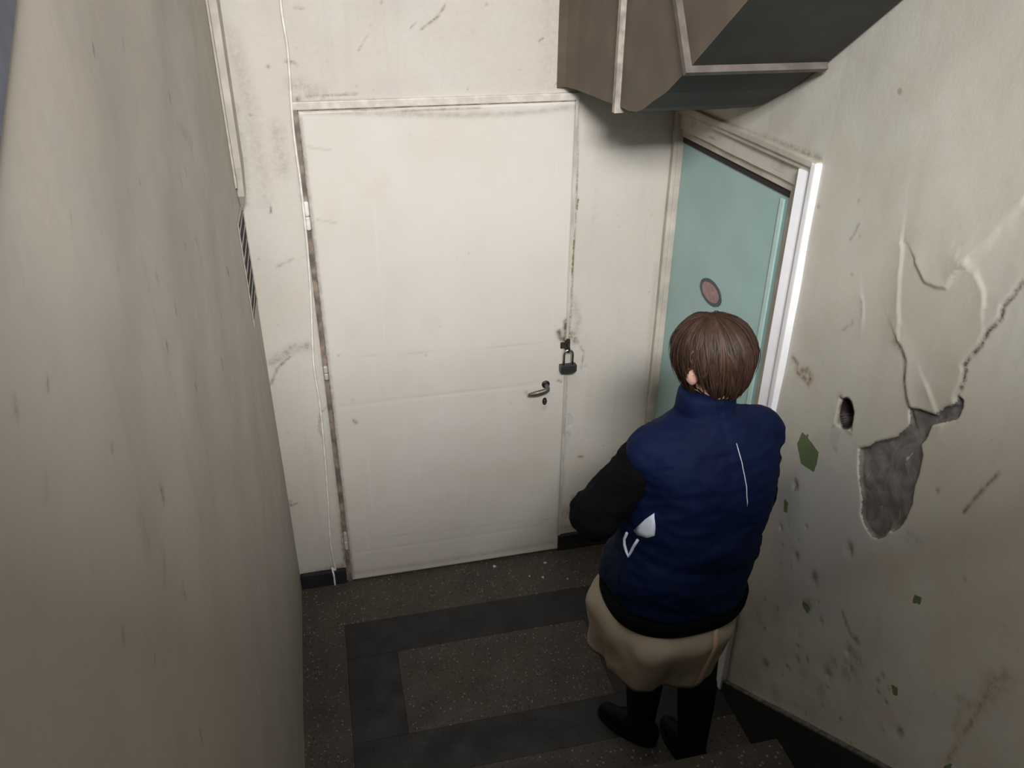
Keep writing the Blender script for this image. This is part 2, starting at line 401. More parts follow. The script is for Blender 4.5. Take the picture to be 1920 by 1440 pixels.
H = 0.0022*(np.sin(U*6+V*3)*np.cos(V*4.5-1)+0.5*np.sin(U*13-V*9)+0.35*np.sin(U*29+V*23))
H += crease(crackA, 0.007, 0.035, -1) + crease(crackB, 0.008, 0.05, 1)
cA, _ = seg_dist(U, V, crackA); cB, _ = seg_dist(U, V, crackB)
H -= 0.005*np.exp(-(cA/0.006)**2) + 0.007*np.exp(-(cB/0.006)**2)
for pts, a, w, sd_ in (([(1385, 100), (1290, 200), (1180, 340), (1090, 425)], 0.011, 0.05, 1),
                       ([(1090, 425), (1130, 480), (1175, 570), (1180, 650)], 0.008, 0.035, 1),
                       ([(1090, 425), (1030, 480), (985, 545), (940, 540), (880, 515), (830, 420)], 0.010, 0.04, 1),
                       ([(750, 340), (735, 480), (730, 640), (735, 740)], 0.008, 0.04, 1),
                       ([(885, 1060), (935, 1200)], 0.007, 0.03, 1), ([(540, 610), (545, 720)], 0.004, 0.02, 1), ([(1385, 120), (1300, 215)], 0.004, 0.02, -1)):
    H += crease(z8(pts), a*0.5, w, sd_)
H -= 0.010*np.clip((cem+0.002)/0.007, 0, 1)
rough = sum(np.sin(U*a+V*b+c)*k for a, b, c, k in ((61, 23, 1, .4), (-37, 71, 2, .4), (113, -47, 0, .25), (90, 130, 3, .2), (19, 31, 1, .6)))
H += np.where(cem > 0, 0.0016*rough, 0)
# lumpy lower wall and dents
low = np.clip((1.25-V)/0.6, 0, 1)*np.clip((-0.9-U)/0.1, 0, 1)
H += low*0.0007*rough
dents = [(z1([p])[0], r) for p, r in (((205, 880), .014), ((300, 1000), .018), ((265, 1150), .016), ((340, 1225), .010), ((490, 840), .016), ((105, 1160), .009), ((125, 720), .009), ((205, 490), .012), ((40, 1270), .009), ((1120, 1000), .005), ((530, 1340), .012), ((490, 1390), .014), ((970, 525), .006), ((220, 1360), .008))]
dents += [(z2([p])[0], r) for p, r in (((370, 350), .017), ((560, 310), .010), ((620, 310), .007), ((1175, 750), .012), ((745, 400), .01), ((1095, 565), .007))]
for _ in range(28): dents.append(((RNG.uniform(-1.75, -1.0), RNG.uniform(0.35, 1.0)), RNG.uniform(0.003, 0.007)))
dd = np.zeros(U.shape)
for (a, b), r in dents:
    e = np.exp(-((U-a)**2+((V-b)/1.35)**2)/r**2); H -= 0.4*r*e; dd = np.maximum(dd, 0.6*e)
hole = z8([(428, 1115), (505, 1195), (492, 1300), (398, 1262)])
hc = np.mean(hole, 0); hs = poly_sd(U, V, [tuple(p) for p in hole])
hr = z8([(462, 1205)])[0]
hd = 1-((U-hr[0])/0.030)**2-((V-hr[1])/0.040)**2
H -= 0.10*np.clip(hd*3.5, 0, 1) + 0.006*np.clip(hs/0.004, 0, 1)
items = []; ritems = []
def Rz(f, pts, w, s): items.append((f(pts), w, s))
def Rr(f, pts, w, s): ritems.append((f(pts), w, s))
Rr(z8, [(180, 920), (205, 945), (195, 985), (235, 1015), (265, 1050), (280, 1010), (255, 980), (225, 985)], 0.010, 0.75)
Rz(z8, [(525, 220), (505, 265), (480, 300)], 0.004, 0.5); Rz(z8, [(320, 130)], 0.007, 0.7); Rz(z8, [(445, 770), (490, 735)], 0.006, 0.45)
Rz(z8, [(490, 485)], 0.005, 0.5); Rz(z8, [(525, 100)], 0.005, 0.4); Rz(z8, [(540, 620), (540, 700)], 0.004, 0.35)
Rr(z8, [(430, 1120), (460, 1150)], 0.012, 0.6); Rr(z8, [(470, 1290), (485, 1300)], 0.010, 0.5); Rz(z8, [(505, 1195), (485, 1310)], 0.005, 0.6)
Rz(z8, [(400, 1270), (390, 1340), (405, 1390)], 0.008, 0.6); Rr(z8, [(700, 820), (740, 860)], 0.012, 0.4)
Rz(z1, [(1310, 420), (1225, 510), (1180, 560), (1120, 635)], 0.005, 0.65)
Rz(z1, [(205, 450), (200, 520)], 0.004, 0.7); Rz(z1, [(820, 760), (870, 800)], 0.02, 0.2)
Rr(z2, [(1720, 460), (1680, 560), (1600, 690), (1530, 800), (1460, 930)], 0.009, 0.55); Rr(z2, [(1820, 410), (1740, 450), (1710, 520)], 0.022, 0.45)
Rr(z2, [(1540, 550), (1600, 590), (1680, 600)], 0.015, 0.35); Rr(z2, [(1540, 600), (1510, 720)], 0.012, 0.3)
Rz(z2, [(830, 30), (870, 140), (905, 200)], 0.008, 0.55)
for p in ((780, 330), (850, 310), (900, 260), (930, 320), (910, 400), (850, 390), (750, 370), (880, 350)): Rz(z2, [p], 0.022, 0.42)
for p, s in (((330, 50), .3), ((430, 60), .3), ((560, 120), .25), ((700, 480), .3), ((600, 400), .25), ((430, 520), .3)): Rz(z2, [p], 0.03, s)
Rz(rw, [(1290, 208), (1400, 248), (1540, 296)], 0.008, 0.6); Rz(rw, [(1420, 200), (1520, 150)], 0.02, 0.15)
for a, b in ((crackA, 0.005), (crackB, 0.005)): items.append((a, b, 0.95))
for _ in range(50): items.append(([(RNG.uniform(-2.2, -0.95), RNG.uniform(0.3, 2.4))], RNG.uniform(0.002, 0.005), RNG.uniform(0.15, 0.4)))
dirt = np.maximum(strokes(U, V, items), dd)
cav = np.clip((hd+0.55)*4, 0, 1); dirt = np.maximum(dirt, 0.35*np.clip(hs/0.004, 0, 1)); dirt = np.where(cem > 0, dirt*0.3, dirt)  # hole shade painted in, partly through extra dirt
grn = np.full(U.shape, -1.0)
for f, poly in ((z1, [(240, 200), (262, 222), (275, 205), (275, 235), (330, 310), (320, 370), (300, 420), (235, 370), (215, 270)]), (z1, [(145, 560), (165, 585), (160, 635), (140, 635)]),
                (z1, [(845, 1075), (890, 1095), (880, 1130), (840, 1125)]), (z2, [(1130, 455), (1175, 480), (1165, 530), (1140, 515)]), (z2, [(1440, 945), (1490, 935), (1480, 965), (1440, 970)]), (z1, [(245, 1110), (280, 1160), (265, 1185), (240, 1140)])):
    grn = np.maximum(grn, poly_sd(U, V, f(poly)))
bare = poly_sd(U, V, z8([(395, 1270), (440, 1300), (420, 1350), (405, 1395), (370, 1345)]))
for pl_ in ([(1368, 1195), (1379, 1182), (1373, 1240), (1362, 1234)], [(1387, 1260), (1396, 1258), (1403, 1296), (1390, 1288)]): bare = np.maximum(bare, poly_sd(U, V, rw(pl_)))
sk = poly_sd(U, V, rw([(1470, 900), (1530, 850), (1575, 880), (1612, 860), (1620, 960), (1660, 1005), (1720, 985), (1752, 1000), (1700, 1030), (1610, 1045), (1590, 1100), (1570, 1180), (1480, 1180), (1440, 1050)]))
skim = np.clip((sk+0.015)/0.04, 0, 1)
gs = poly_sd(U, V, z2([(740, 320), (860, 230), (960, 260), (970, 340), (930, 460), (840, 430), (720, 390)])); skim = np.maximum(skim, 0.5*np.clip((gs+0.01)/0.03, 0, 1))
cq = 0.25*(U[:-1, :-1]+U[1:, 1:]+U[:-1, 1:]+U[1:, :-1]); cv = 0.25*(V[:-1, :-1]+V[1:, 1:]+V[:-1, 1:]+V[1:, :-1])
keep = ~((cq > DO_Y0) & (cq < DO_Y1) & (cv < DO_Z))
me = grid_mesh('wall_right', XR-H, U, V, {'dirt': dirt, 'bare': bare, 'green': grn, 'cement': cem, 'skim': skim, 'cavity_shade': cav, 'rust': strokes(U, V, ritems)}, keep, flip=True)
wall_right = link_mesh('wall_right', me, M['wall_right'])
tag(wall_right, 'worn grey green wall with peeling plaster and a bare cement patch', 'wall', kind='structure')

# ---------------- left wall (side wall of the flight that climbs the other way)
def lw(pts): return [(on(x, y, 0, XL)[1], on(x, y, 0, XL)[2]) for x, y in pts]
U1 = axis_vals([(-3.6, -2.6, 0.1), (-2.6, 0.0, 0.010)]); T1 = np.linspace(0, 1, 330)
U, T = np.meshgrid(U1, T1)
e0, e1 = lw([(20, 0), (-6, 215)]); slope = (e0[1]-e1[1])/(e0[0]-e1[0]); slope = min(max(slope, 0.45), 0.9)
ztop = np.clip(e0[1]+slope*(U-e0[0]), 1.2, 4.3)
V = -0.1+T*(ztop+0.1)
litems = []
def L(pts, w, s): litems.append((lw(pts), w, s))
for x, y, w, s in ((176, 95, .006, .75), (322, 183, .006, .7), (360, 260, .006, .5), (365, 205, .01, .3), (352, 318, .005, .7), (345, 340, .006, .6), (218, 500, .006, .55), (295, 522, .006, .75), (328, 580, .005, .8), (330, 615, .005, .6), (428, 507, .007, .8), (415, 588, .005, .7), (313, 652, .006, .8), (368, 730, .006, .6), (417, 682, .006, .6), (36, 763, .006, .6), (306, 925, .012, .75), (347, 1110, .007, .7), (232, 1190, .008, .5), (378, 1380, .006, .5), (95, 918, .005, .6), (236, 82, .005, .4), (402, 476, .004, .5), (379, 476, .004, .5)):
    L([(x-2, y-8), (x+2, y+8)], w*0.8, s)
L([(335, 225), (360, 270), (362, 285)], 0.012, 0.28); L([(265, 970), (275, 1010)], 0.02, 0.25); L([(310, 1040), (312, 1080)], 0.015, 0.25)
L([(480, 600), (510, 760), (545, 960), (570, 1090)], 0.012, 0.35); L([(575, 1110), (578, 1300), (582, 1440)], 0.012, 0.45)
for _ in range(40): litems.append(([(RNG.uniform(-2.2, -0.1), RNG.uniform(0.6, 2.5))], RNG.uniform(0.002, 0.005), RNG.uniform(0.2, 0.5)))
dirt = strokes(U, V, litems); neg = np.full(U.shape, -1.0)
H = 0.003*(np.sin(U*5+V*2)*np.cos(V*3)+0.5*np.sin(U*11-V*7)) * np.clip((-U-0.3)/0.3, 0, 1)
me = grid_mesh('wall_left', XL+H-0.001, U, V, {'dirt': dirt, 'bare': neg, 'green': neg, 'cement': neg}, flip=False)
bm = bmesh.new(); bm.from_mesh(me)
geom = [f for f in bm.faces]
bnd = [e for e in bm.edges if e.is_boundary]
r = bmesh.ops.extrude_edge_only(bm, edges=bnd)
for v in r['geom']:
    if isinstance(v, bmesh.types.BMVert): v.co.x = XL-0.14
bm.to_mesh(me); bm.free()
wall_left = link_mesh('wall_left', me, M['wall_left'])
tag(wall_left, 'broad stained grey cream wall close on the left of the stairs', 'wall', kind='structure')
bm = bmesh.new()
for ya_, yb_ in ((-3.6, -2.6), (-2.6, -1.6), (-1.6, -0.6)):
    za, zb = e0[1]+slope*(ya_-e0[0]), e0[1]+slope*(yb_-e0[0])
    add_prism(bm, [(ya_, za-0.004), (yb_, zb-0.004), (yb_, zb+0.06), (ya_, za+0.06)], 0, XL-0.17, XL+0.004)
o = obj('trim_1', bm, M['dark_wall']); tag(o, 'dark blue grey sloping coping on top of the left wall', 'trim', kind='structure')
# outer wall of the neighbouring flight, added unseen wall whose opening shapes the light, ceiling
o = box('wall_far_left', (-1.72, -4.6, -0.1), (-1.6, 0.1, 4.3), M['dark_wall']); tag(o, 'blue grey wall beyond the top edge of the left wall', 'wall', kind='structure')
bm = bmesh.new()
for lo, hi in (((-1.72, -3.20, -0.1), (1.6, -3.00, 2.86)), ((-1.72, -3.20, 3.56), (1.6, -3.00, 4.3)), ((-1.72, -3.20, 2.86), (-0.55, -3.00, 3.56)), ((0.75, -3.20, 2.86), (1.6, -3.00, 3.56))): add_box(bm, lo, hi)
o = obj('light_baffle_wall', bm, M['ceiling']); tag(o, 'added wall behind the viewer, its high opening shaping the light', 'wall', kind='structure')
o = box('ceiling', (-1.72, -1.45, 4.3), (1.6, 0.1, 4.42), M['ceiling']); tag(o, 'whitewashed ceiling high above the stairwell', 'ceiling', kind='structure')

# ---------------- floor panels
floor = box('floor', (XL-0.05, -1.6, -0.16), (1.6, 0.12, -0.02), M['terrazzo'])
tag(floor, 'terrazzo landing floor with a charcoal border frame', 'floor', kind='structure')
def slab(name, x0, x1, y0, y1, mat):
    g = 0.0006
    return box(name, (x0+g, y0+g, -0.02), (x1-g, y1-g, 0.0), mat, floor)
xo0, xi0, xi1, xo1 = -0.101, 0.100, 0.900, 1.10
yb0, yb1, yf1, yf0 = -0.280, -0.473, -0.876, -1.063
slab('terrazzo_panel', XL-0.02, XR+0.02, yb0, 0.05, M['terrazzo'])
slab('terrazzo_panel', XL-0.02, xo0, yf0, yb0, M['terrazzo'])
slab('terrazzo_panel', xi0, xi1, yf1, yb1, M['terrazzo'])
slab('terrazzo_panel', xo1, XR+0.28, yf1, yb0, M['terrazzo'])
slab('dark_band', xo0, xo1, yb1, yb0, M['terrazzo_dark'])
slab('dark_band', xo0, xi0, yf1, yb1, M['terrazzo_dark'])
slab('dark_band', xi1, xo1, yf1, yb1, M['terrazzo_dark'])
slab('dark_band', xo0, XR+0.02, yf0, yf1, M['terrazzo_dark'])
slab('terrazzo_panel', XL-0.02, XR+0.02, -1.40, yf0, M['terrazzo_stair'])

# ---------------- stairs climbing towards the camera
stairs = empty('stair_flight', (0, -1.336, 0)); tag(stairs, 'grey terrazzo steps climbing from the landing towards the viewer', 'stairs', kind='structure')
RISE, GO = 0.189, 0.272
for i in range(10):
    y0 = -i*GO; z1_ = (i+1)*RISE
    bm = add_box(bmesh.new(), (XL+0.002, y0-GO-0.03, z1_-RISE-0.04), (XR-0.002, y0, z1_-0.03))
    o = obj('step', bm, M['terrazzo_stair'], stairs)
    bm = add_box(bmesh.new(), (XL+0.002, y0-GO-0.01, z1_-0.03), (XR-0.002, y0+0.012, z1_))
    obj('tread', bm, M['terrazzo_stair'], stairs, bevel=0.004)
# black sloping skirting on the right wall beside the steps
bm = bmesh.new()
def topz(y): return 0.124+0.698*(-1.06-y)
ya, yb = -0.955, -4.4
add_prism(bm, [(ya, -0.0), (ya, topz(ya)), (yb, topz(yb)), (yb, topz(yb)-0.40), (-1.34, -0.0)], 0, XR-0.016, XR+0.03)
o = obj('baseboard_right', bm, M['skirting']); tag(o, 'black sloping skirting board on the right wall beside the steps', 'baseboard', kind='structure')
bm = bmesh.new()
add_prism(bm, [(ya, topz(ya)), (ya, topz(ya)+0.007), (yb, topz(yb)+0.007), (yb, topz(yb))], 0, XR-0.018, XR+0.03)
obj('dusty_edge', bm, M['dust'], o)
o = box('baseboard_back_right', (0.915, -0.022, -0.01), (XR, 0.01, 0.085), M['skirting'], bevel=0.004)
tag(o, 'black skirting board between the cream door and the corner', 'baseboard', kind='structure')
o = box('baseboard_back_left', (XL, -0.020, -0.01), (-0.075, 0.01, 0.075), M['skirting'], bevel=0.004)
tag(o, 'short black skirting board left of the cream door', 'baseboard', kind='structure')
# ------------------------------------------------------------------ cream flush door
DXL, DXR, DZ0, DZ1 = -0.050, 0.913, 0.012, 2.052
DY = -0.020
door = empty('door_1', (DXL, 0, 0)); tag(door, 'cream flush metal door with a padlock and lever handle', 'door', kind='structure')
def dpt(px, py, y=DY): return on(px, py, 1, y)
def in_door(o):  # parts are modelled in world space
    o.parent = door; o.matrix_parent_inverse = Matrix.Translation((-DXL, 0, 0)); return o
def dl(pts): return [(dpt(x, y)[0], dpt(x, y)[2]) for x, y in pts]
dl_bl, dl_br = dl([(658, 1091), (1044, 1023)])
U, V = np.meshgrid(axis_vals([(DXL, DXR, 0.0075)]), axis_vals([(DZ0, DZ1, 0.0075)]))
ditems = []
def DD(pts, w, s): ditems.append((dl(pts), w, s))
DD([(570, 208), (700, 212), (830, 216), (960, 214), (1085, 200)], 0.010, 0.34); DD([(572, 204), (760, 206), (900, 203)], 0.004, 0.6)
ditems.append(([(DXL+0.003, 0.03), (DXL+0.003, 2.03)], 0.007, 0.5))
DD([(663, 788), (668, 793)], 0.006, 0.75); DD([(661, 751)], 0.006, 0.5); DD([(716, 728)], 0.003, 0.8); DD([(635, 666)], 0.005, 0.45)
DD([(1048, 622), (1052, 634), (1058, 640)], 0.012, 0.9); DD([(1060, 600), (1058, 640), (1060, 665)], 0.008, 0.95)
DD([(1046, 713), (1052, 716)], 0.004, 0.8); DD([(985, 735), (992, 742)], 0.005, 0.55); DD([(1020, 765)], 0.01, 0.3)
DD([(640, 670), (780, 662), (1050, 640)], 0.0022, 0.16); DD([(690, 1010), (860, 990), (1040, 972)], 0.0022, 0.18); DD([(576, 275), (620, 282)], 0.004, 0.25); DD([(595, 412), (630, 418)], 0.004, 0.25)
DD([(1056, 830), (1050, 900), (1045, 1000)], 0.010, 0.2); DD([(660, 1075), (850, 1048), (1040, 1016)], 0.012, 0.25)
for _ in range(25): ditems.append(([(RNG.uniform(0, 0.9), RNG.uniform(0.05, 2.0))], RNG.uniform(0.002, 0.004), RNG.uniform(0.2, 0.5)))
H = 0.0012*(np.sin(U*5)*np.sin(V*3.1+1))
H -= 0.0016*np.exp(-((V-(0.915+0.01*U))/0.004)**2) + 0.0016*np.exp(-((V-0.165)/0.004)**2)
me = grid_mesh('leaf', U, DY-H, V, {'dirt': strokes(U, V, ditems)})
bm = bmesh.new(); bm.from_mesh(me)
r = bmesh.ops.extrude_edge_only(bm, edges=[e for e in bm.edges if e.is_boundary])
for v in r['geom']:
    if isinstance(v, bmesh.types.BMVert): v.co.y = 0.004
bm.to_mesh(me); bm.free()
leaf = in_door(link_mesh('leaf', me, M['door']))
# frame: narrow grimy steel strips around the leaf
bm = bmesh.new()
add_box(bm, (DXL-0.020, -0.010, 0.0), (DXL-0.003, 0.01, DZ1+0.012)); in_door(obj('frame_stile', bm, M['brown_rust'], bevel=0.002))
in_door(box('frame_head', (DXL-0.020, -0.012, DZ1+0.004), (DXR+0.02, 0.01, DZ1+0.030), M['paint_back'], bevel=0.004))
in_door(box('head_gap', (DXL, -0.010, DZ1-0.0005), (DXR, 0.0, DZ1+0.0045), M['brown_rust']))
in_door(box('frame_stile', (DXR+0.003, -0.010, 0.0), (DXR+0.014, 0.01, DZ1+0.004), M['casing_cream'], bevel=0.002))
in_door(box('side_gap', (DXR, -0.007, 0.0), (DXR+0.0035, 0.0, DZ1), M['brown_rust']))
for py0, py1 in ((378, 432), (690, 716), (1008, 1040)):
    zt, zb = dpt(582, py0)[2], dpt(582, py1)[2]
    x = DXL-0.010
    h = empty('hinge'); in_door(h)
    zm = zt-(zt-zb)*0.52
    for a, b in ((zb, zm-0.001), (zm+0.001, zt)):
        bm = add_tube(bmesh.new(), [(x, -0.016, a), (x, -0.016, a+0.004), (x, -0.016, b-0.004), (x, -0.016, b)], [0.006, 0.0085, 0.0085, 0.006], 14)
        obj('hinge_knuckle', bm, M['cable'] if py0 < 600 else M['casing_cream'], h, smooth=False)
# lever handle with rose
hp = dpt(1023, 720)
hd_ = empty('lever_handle'); in_door(hd_)
bm = add_tube(bmesh.new(), [(hp[0], DY+0.001, hp[2]), (hp[0], DY-0.005, hp[2]), (hp[0], DY-0.008, hp[2])], [0.017, 0.017, 0.012], 20); obj('rose', bm, M['black_iron'], hd_, smooth=False)
bm = add_tube(bmesh.new(), [tuple(p) for p in smooth_path([(hp[0], DY-0.006, hp[2]), (hp[0], DY-0.036, hp[2]-0.001), (hp[0]-0.010, DY-0.049, hp[2]-0.003), (hp[0]-0.045, DY-0.050, hp[2]-0.011), (hp[0]-0.085, DY-0.044, hp[2]-0.018)], 5)], [0.0085]*8+[0.010]*9+[0.009, 0.008, 0.007, 0.005], 12, flat=1.15)
obj('lever', bm, M['lever'], hd_, smooth=True)
kp = dpt(1021, 752)
bm = bmesh.new(); add_tube(bm, [(kp[0], DY+0.001, kp[2]), (kp[0], DY-0.004, kp[2])], [0.011, 0.010], 18)
bmesh.ops.scale(bm, vec=(0.95, 1, 1.7), verts=bm.verts, space=Matrix.Translation((-kp[0], 0, -kp[2])))
kh = in_door(obj('keyhole_plate', bm, M['black_iron']))
bm = bmesh.new(); add_tube(bm, [(kp[0], DY-0.0035, kp[2]+0.006), (kp[0], DY-0.0055, kp[2]+0.006)], 0.005, 12); add_box(bm, (kp[0]-0.002, DY-0.0055, kp[2]-0.012), (kp[0]+0.002, DY-0.0035, kp[2]+0.004))
ko = obj('keyhole', bm, M['lever']); ko.parent = kh
# hasp and staple holding the padlock
sp = dpt(1066, 655, -0.04)
bm = bmesh.new()
add_box(bm, (sp[0]-0.030, DY-0.003, sp[2]-0.002), (sp[0]-0.004, DY-0.001, sp[2]+0.026))
add_box(bm, (sp[0]-0.012, -0.024, sp[2]-0.010), (sp[0]+0.012, -0.006, sp[2]+0.034))
in_door(obj('hasp', bm, M['soot'], bevel=0.003))
bm = add_tube(bmesh.new(), [tuple(p) for p in smooth_path([(sp[0], -0.012, sp[2]+0.018), (sp[0], -0.040, sp[2]+0.016), (sp[0], -0.052, sp[2]+0.002), (sp[0], -0.040, sp[2]-0.012), (sp[0], -0.012, sp[2]-0.012)], 5)], 0.0042, 10)
in_door(obj('staple', bm, M['soot'], smooth=True))
# padlock
pl = empty('padlock', (sp[0], -0.043, sp[2]-0.108)); tag(pl, 'grey padlock with chrome shackle hanging on the cream door', 'padlock')
bm = bmesh.new(); add_prism(bm, [(-0.035, 0.012), (-0.026, 0.004), (0.026, 0.004), (0.035, 0.012), (0.035, 0.040), (-0.035, 0.040)], 1, -0.014, 0.014)
obj('lock_body', bm, M['lock_body'], pl, bevel=0.003)
bm = add_tube(bmesh.new(), [(-0.019, 0, 0.036), (-0.019, 0, 0.085)]+[(-0.019*math.cos(a), 0, 0.085+0.021*math.sin(a)) for a in np.linspace(0.2, math.pi-0.2, 11)]+[(0.019, 0, 0.085), (0.019, 0, 0.036)], 0.0045, 12, flat_dir=(0, 1, 0))
obj('shackle', bm, M['chrome'], pl, smooth=True)
bm = add_tube(bmesh.new(), [(0, -0.012, 0.021), (0, -0.0145, 0.021)], 0.007, 16); obj('key_cover', bm, M['chrome'], pl)
# white cable running down left of the door
cp = [(522, -60), (528, 20), (540, 100), (548, 220), (556, 290), (563, 340), (575, 450), (583, 560), (588, 680), (600, 760), (607, 830), (614, 920), (620, 1020), (629, 1068), (628, 1104)]
pts = [on(x, y, 1, -0.009) for x, y in cp]; pts[-1][2] = 0.09; pts.append(np.array([pts[-1][0]+0.004, -0.026, 0.06])); pts.append(np.array([pts[-1][0], -0.032, 0.006]))
bm = add_tube(bmesh.new(), [tuple(p) for p in smooth_path(pts, 5)], 0.0042, 8)
o = obj('cable', bm, M['cable'], smooth=True); tag(o, 'thin white cable running down the wall beside the door hinges', 'cable')

# ------------------------------------------------------------------ teal door in its frame on the right wall
d2 = empty('door_2', (XR, 0, 0)); tag(d2, 'teal door in a white and cream frame on the right wall', 'door', kind='structure')
def in2(o): o.parent = d2; o.matrix_parent_inverse = Matrix.Translation((-XR, 0, 0)); return o
LX = XR+0.020
LY0, LY1, LZ = -0.797, -0.030, 1.913
lf = in2(box('leaf', (LX, LY0, 0.012), (LX+0.04, LY1, LZ), M['teal'], bevel=0.002))
o = box('leaf_edge_strip', (LX-0.006, LY0+0.026, 0.014), (LX+0.002, LY0+0.048, LZ-0.030), M['teal_light'], bevel=0.003); o.parent = lf
bm = bmesh.new()
ec = on(1333, 548, 0, LX)
def disc(bm, r1, r2, x0, x1, n=48):
    add_prism(bm, [(ec[1]+r1*math.cos(2*math.pi*k/n), ec[2]+r2*math.sin(2*math.pi*k/n)) for k in range(n)], 0, x0, x1)
disc(bm, 0.086, 0.045, LX-0.003, LX+0.001); pq = obj('oval_plate', bm, M['oval_rim']); pq.parent = lf; pq['label'] = 'pink oval plate with a dark rim'
bm = bmesh.new(); disc(bm, 0.068, 0.033, LX-0.0038, LX); o = obj('oval_face', bm, M['pink']); o.parent = d2; o.parent = lf
# rebate, frame members and casing (stepping towards the room)
in2(box('head_gap', (LX-0.004, LY0, LZ-0.018), (LX+0.04, LY1, LZ+0.008), M['gap']))
in2(box('side_gap', (LX-0.003, LY0-0.007, 0.0), (LX+0.04, LY0+0.002, LZ), M['gap']))
in2(box('frame_head', (XR+0.010, LY0-0.05, LZ+0.004), (XR+0.09, LY1, LZ+0.046), M['casing_cream'], bevel=0.003))
in2(box('frame_head', (XR+0.001, LY0-0.08, LZ+0.044), (XR+0.08, LY1+0.01, LZ+0.090), M['casing_cream'], bevel=0.004))
in2(box('frame_stile', (XR+0.011, LY0-0.045, 0.0), (XR+0.09, LY0-0.006, LZ+0.006), M['casing_cream'], bevel=0.003))
in2(box('frame_stile', (XR+0.001, LY0-0.078, 0.0), (XR+0.08, LY0-0.043, LZ+0.047), M['casing_cream'], bevel=0.003))
in2(box('frame_stile', (XR-0.002, LY1, 0.0), (XR+0.08, LY1+0.026, LZ+0.047), M['casing_cream'], bevel=0.003))
in2(box('casing_head', (XR-0.012, LY0-0.125, LZ+0.086), (XR+0.01, LY1+0.029, LZ+0.104), M['casing_cream'], bevel=0.003))
in2(box('casing_head', (XR-0.019, LY0-0.152, LZ+0.102), (XR+0.01, LY1+0.029, LZ+0.122), M['casing_cream'], bevel=0.004))
bm = bmesh.new(); add_prism(bm, [(XR-0.021, LY0-0.078), (XR-0.007, LY0-0.127), (XR+0.01, LY0-0.127), (XR+0.01, LY0-0.074), (XR-0.018, LY0-0.074)], 2, 0.0, LZ+0.088); in2(obj('casing_stile', bm, M['casing_white']))
in2(box('casing_stile', (XR-0.021, LY0-0.155, 0.0), (XR+0.01, LY0-0.130, LZ+0.119), M['casing_white'], bevel=0.005))
in2(box('casing_stile', (XR-0.018, LY1+0.003, 0.0), (XR+0.01, LY1+0.029, LZ+0.104), M['casing_cream'], bevel=0.005))

# ------------------------------------------------------------------ sheet metal duct under the ceiling
duct = empty('ventilation_duct', (1.1, 0, 2.1)); tag(duct, 'brown boxy sheet metal duct with flanges above the teal door', 'duct')
def ind(o): o.parent = duct; o.matrix_parent_inverse = Matrix.Translation((-1.1, 0, -2.1)); return o
DX = 0.930; DR = XR-0.012
th = math.radians(33.5); ct, st_ = math.cos(th), math.sin(th)
prof = [(-0.41, 2.102), (-0.50, 2.104), (-0.56, 2.112), (-0.62, 2.132), (-0.68, 2.162)]
y_, z_ = -0.90, 2.279
prof += [(-0.76, 2.196), (y_, z_)]
for s in (0.6, 1.3, 2.2): prof.append((y_-s*ct, z_+s*st_))
Hh = 0.42
top = [(-0.41, 2.102+Hh), (-0.44, 2.104+Hh), (-0.46, 2.112+Hh), (-0.48, 2.122+Hh), (-0.52, 2.14+Hh), (-0.56, 2.16+Hh), (y_+Hh*st_, z_+Hh*ct)]
for s in (0.6, 1.3, 2.2): top.append((y_-s*ct+Hh*st_, z_+s*st_+Hh*ct))
def duct_piece(name, i0, i1):
    bm = bmesh.new(); R = []
    for i in range(i0, i1+1):
        (yb_, zb_), (yt, zt) = prof[i], top[i]
        R.append([bm.verts.new(p) for p in ((DX, yb_, zb_), (DR, yb_, zb_), (DR, yt, zt), (DX, yt, zt))])
    for a, b in zip(R, R[1:]):
        for k in range(4): bm.faces.new((a[k], a[(k+1) % 4], b[(k+1) % 4], b[k]))
    bm.faces.new(R[0]); bm.faces.new(R[-1][::-1])
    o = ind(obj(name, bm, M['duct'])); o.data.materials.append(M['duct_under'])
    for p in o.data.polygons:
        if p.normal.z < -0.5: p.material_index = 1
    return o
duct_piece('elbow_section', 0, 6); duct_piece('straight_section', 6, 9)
bm = bmesh.new(); R = []
for (yy, xl, zb_, zt) in ((0.0, 0.846, 2.098, 2.62), (-0.03, 0.868, 2.106, 2.60), (-0.10, 0.888, 2.106, 2.57), (-0.41, DX, 2.102, 2.102+Hh)):
    R.append([bm.verts.new(p) for p in ((xl, yy, zb_), (DR, yy, zb_), (DR, yy, zt), (xl, yy, zt))])
for a, b in zip(R, R[1:]):
    for k in range(4): bm.faces.new((a[k], a[(k+1) % 4], b[(k+1) % 4], b[k]))
bm.faces.new(R[0]); bm.faces.new(R[-1][::-1]); ind(obj('wall_transition', bm, M['duct']))
def flange(name, c, yd, zd, mat, w=0.018, t=0.017):
    """rectangular angle-iron ring; c=(y,z) bottom point, (yd,zd) unit direction up the section"""
    ny, nz = -zd, yd   # along the duct
    bm = bmesh.new()
    def bar(u0, u1, x0, x1):
        vs = []
        for x in (x0, x1):
            for u in (u0, u1):
                for n in (-t/2, t/2):
                    vs.append(bm.verts.new((x, c[0]+u*yd+n*ny, c[1]+u*zd+n*nz)))
        for f in ((0, 1, 3, 2), (4, 6, 7, 5), (0, 4, 5, 1), (2, 3, 7, 6), (0, 2, 6, 4), (1, 5, 7, 3)): bm.faces.new([vs[i] for i in f])
    bar(-w, 0.0, DX-w, DR); bar(Hh, Hh+w, DX-w, DR); bar(0.0, Hh, DX-w, DX); bar(0.0, Hh, DR-0.004, DR)
    return ind(obj(name, bm, mat))
f1 = flange('flange', (-0.41, 2.102), 0, 1, M['flange_pale'], t=0.021)
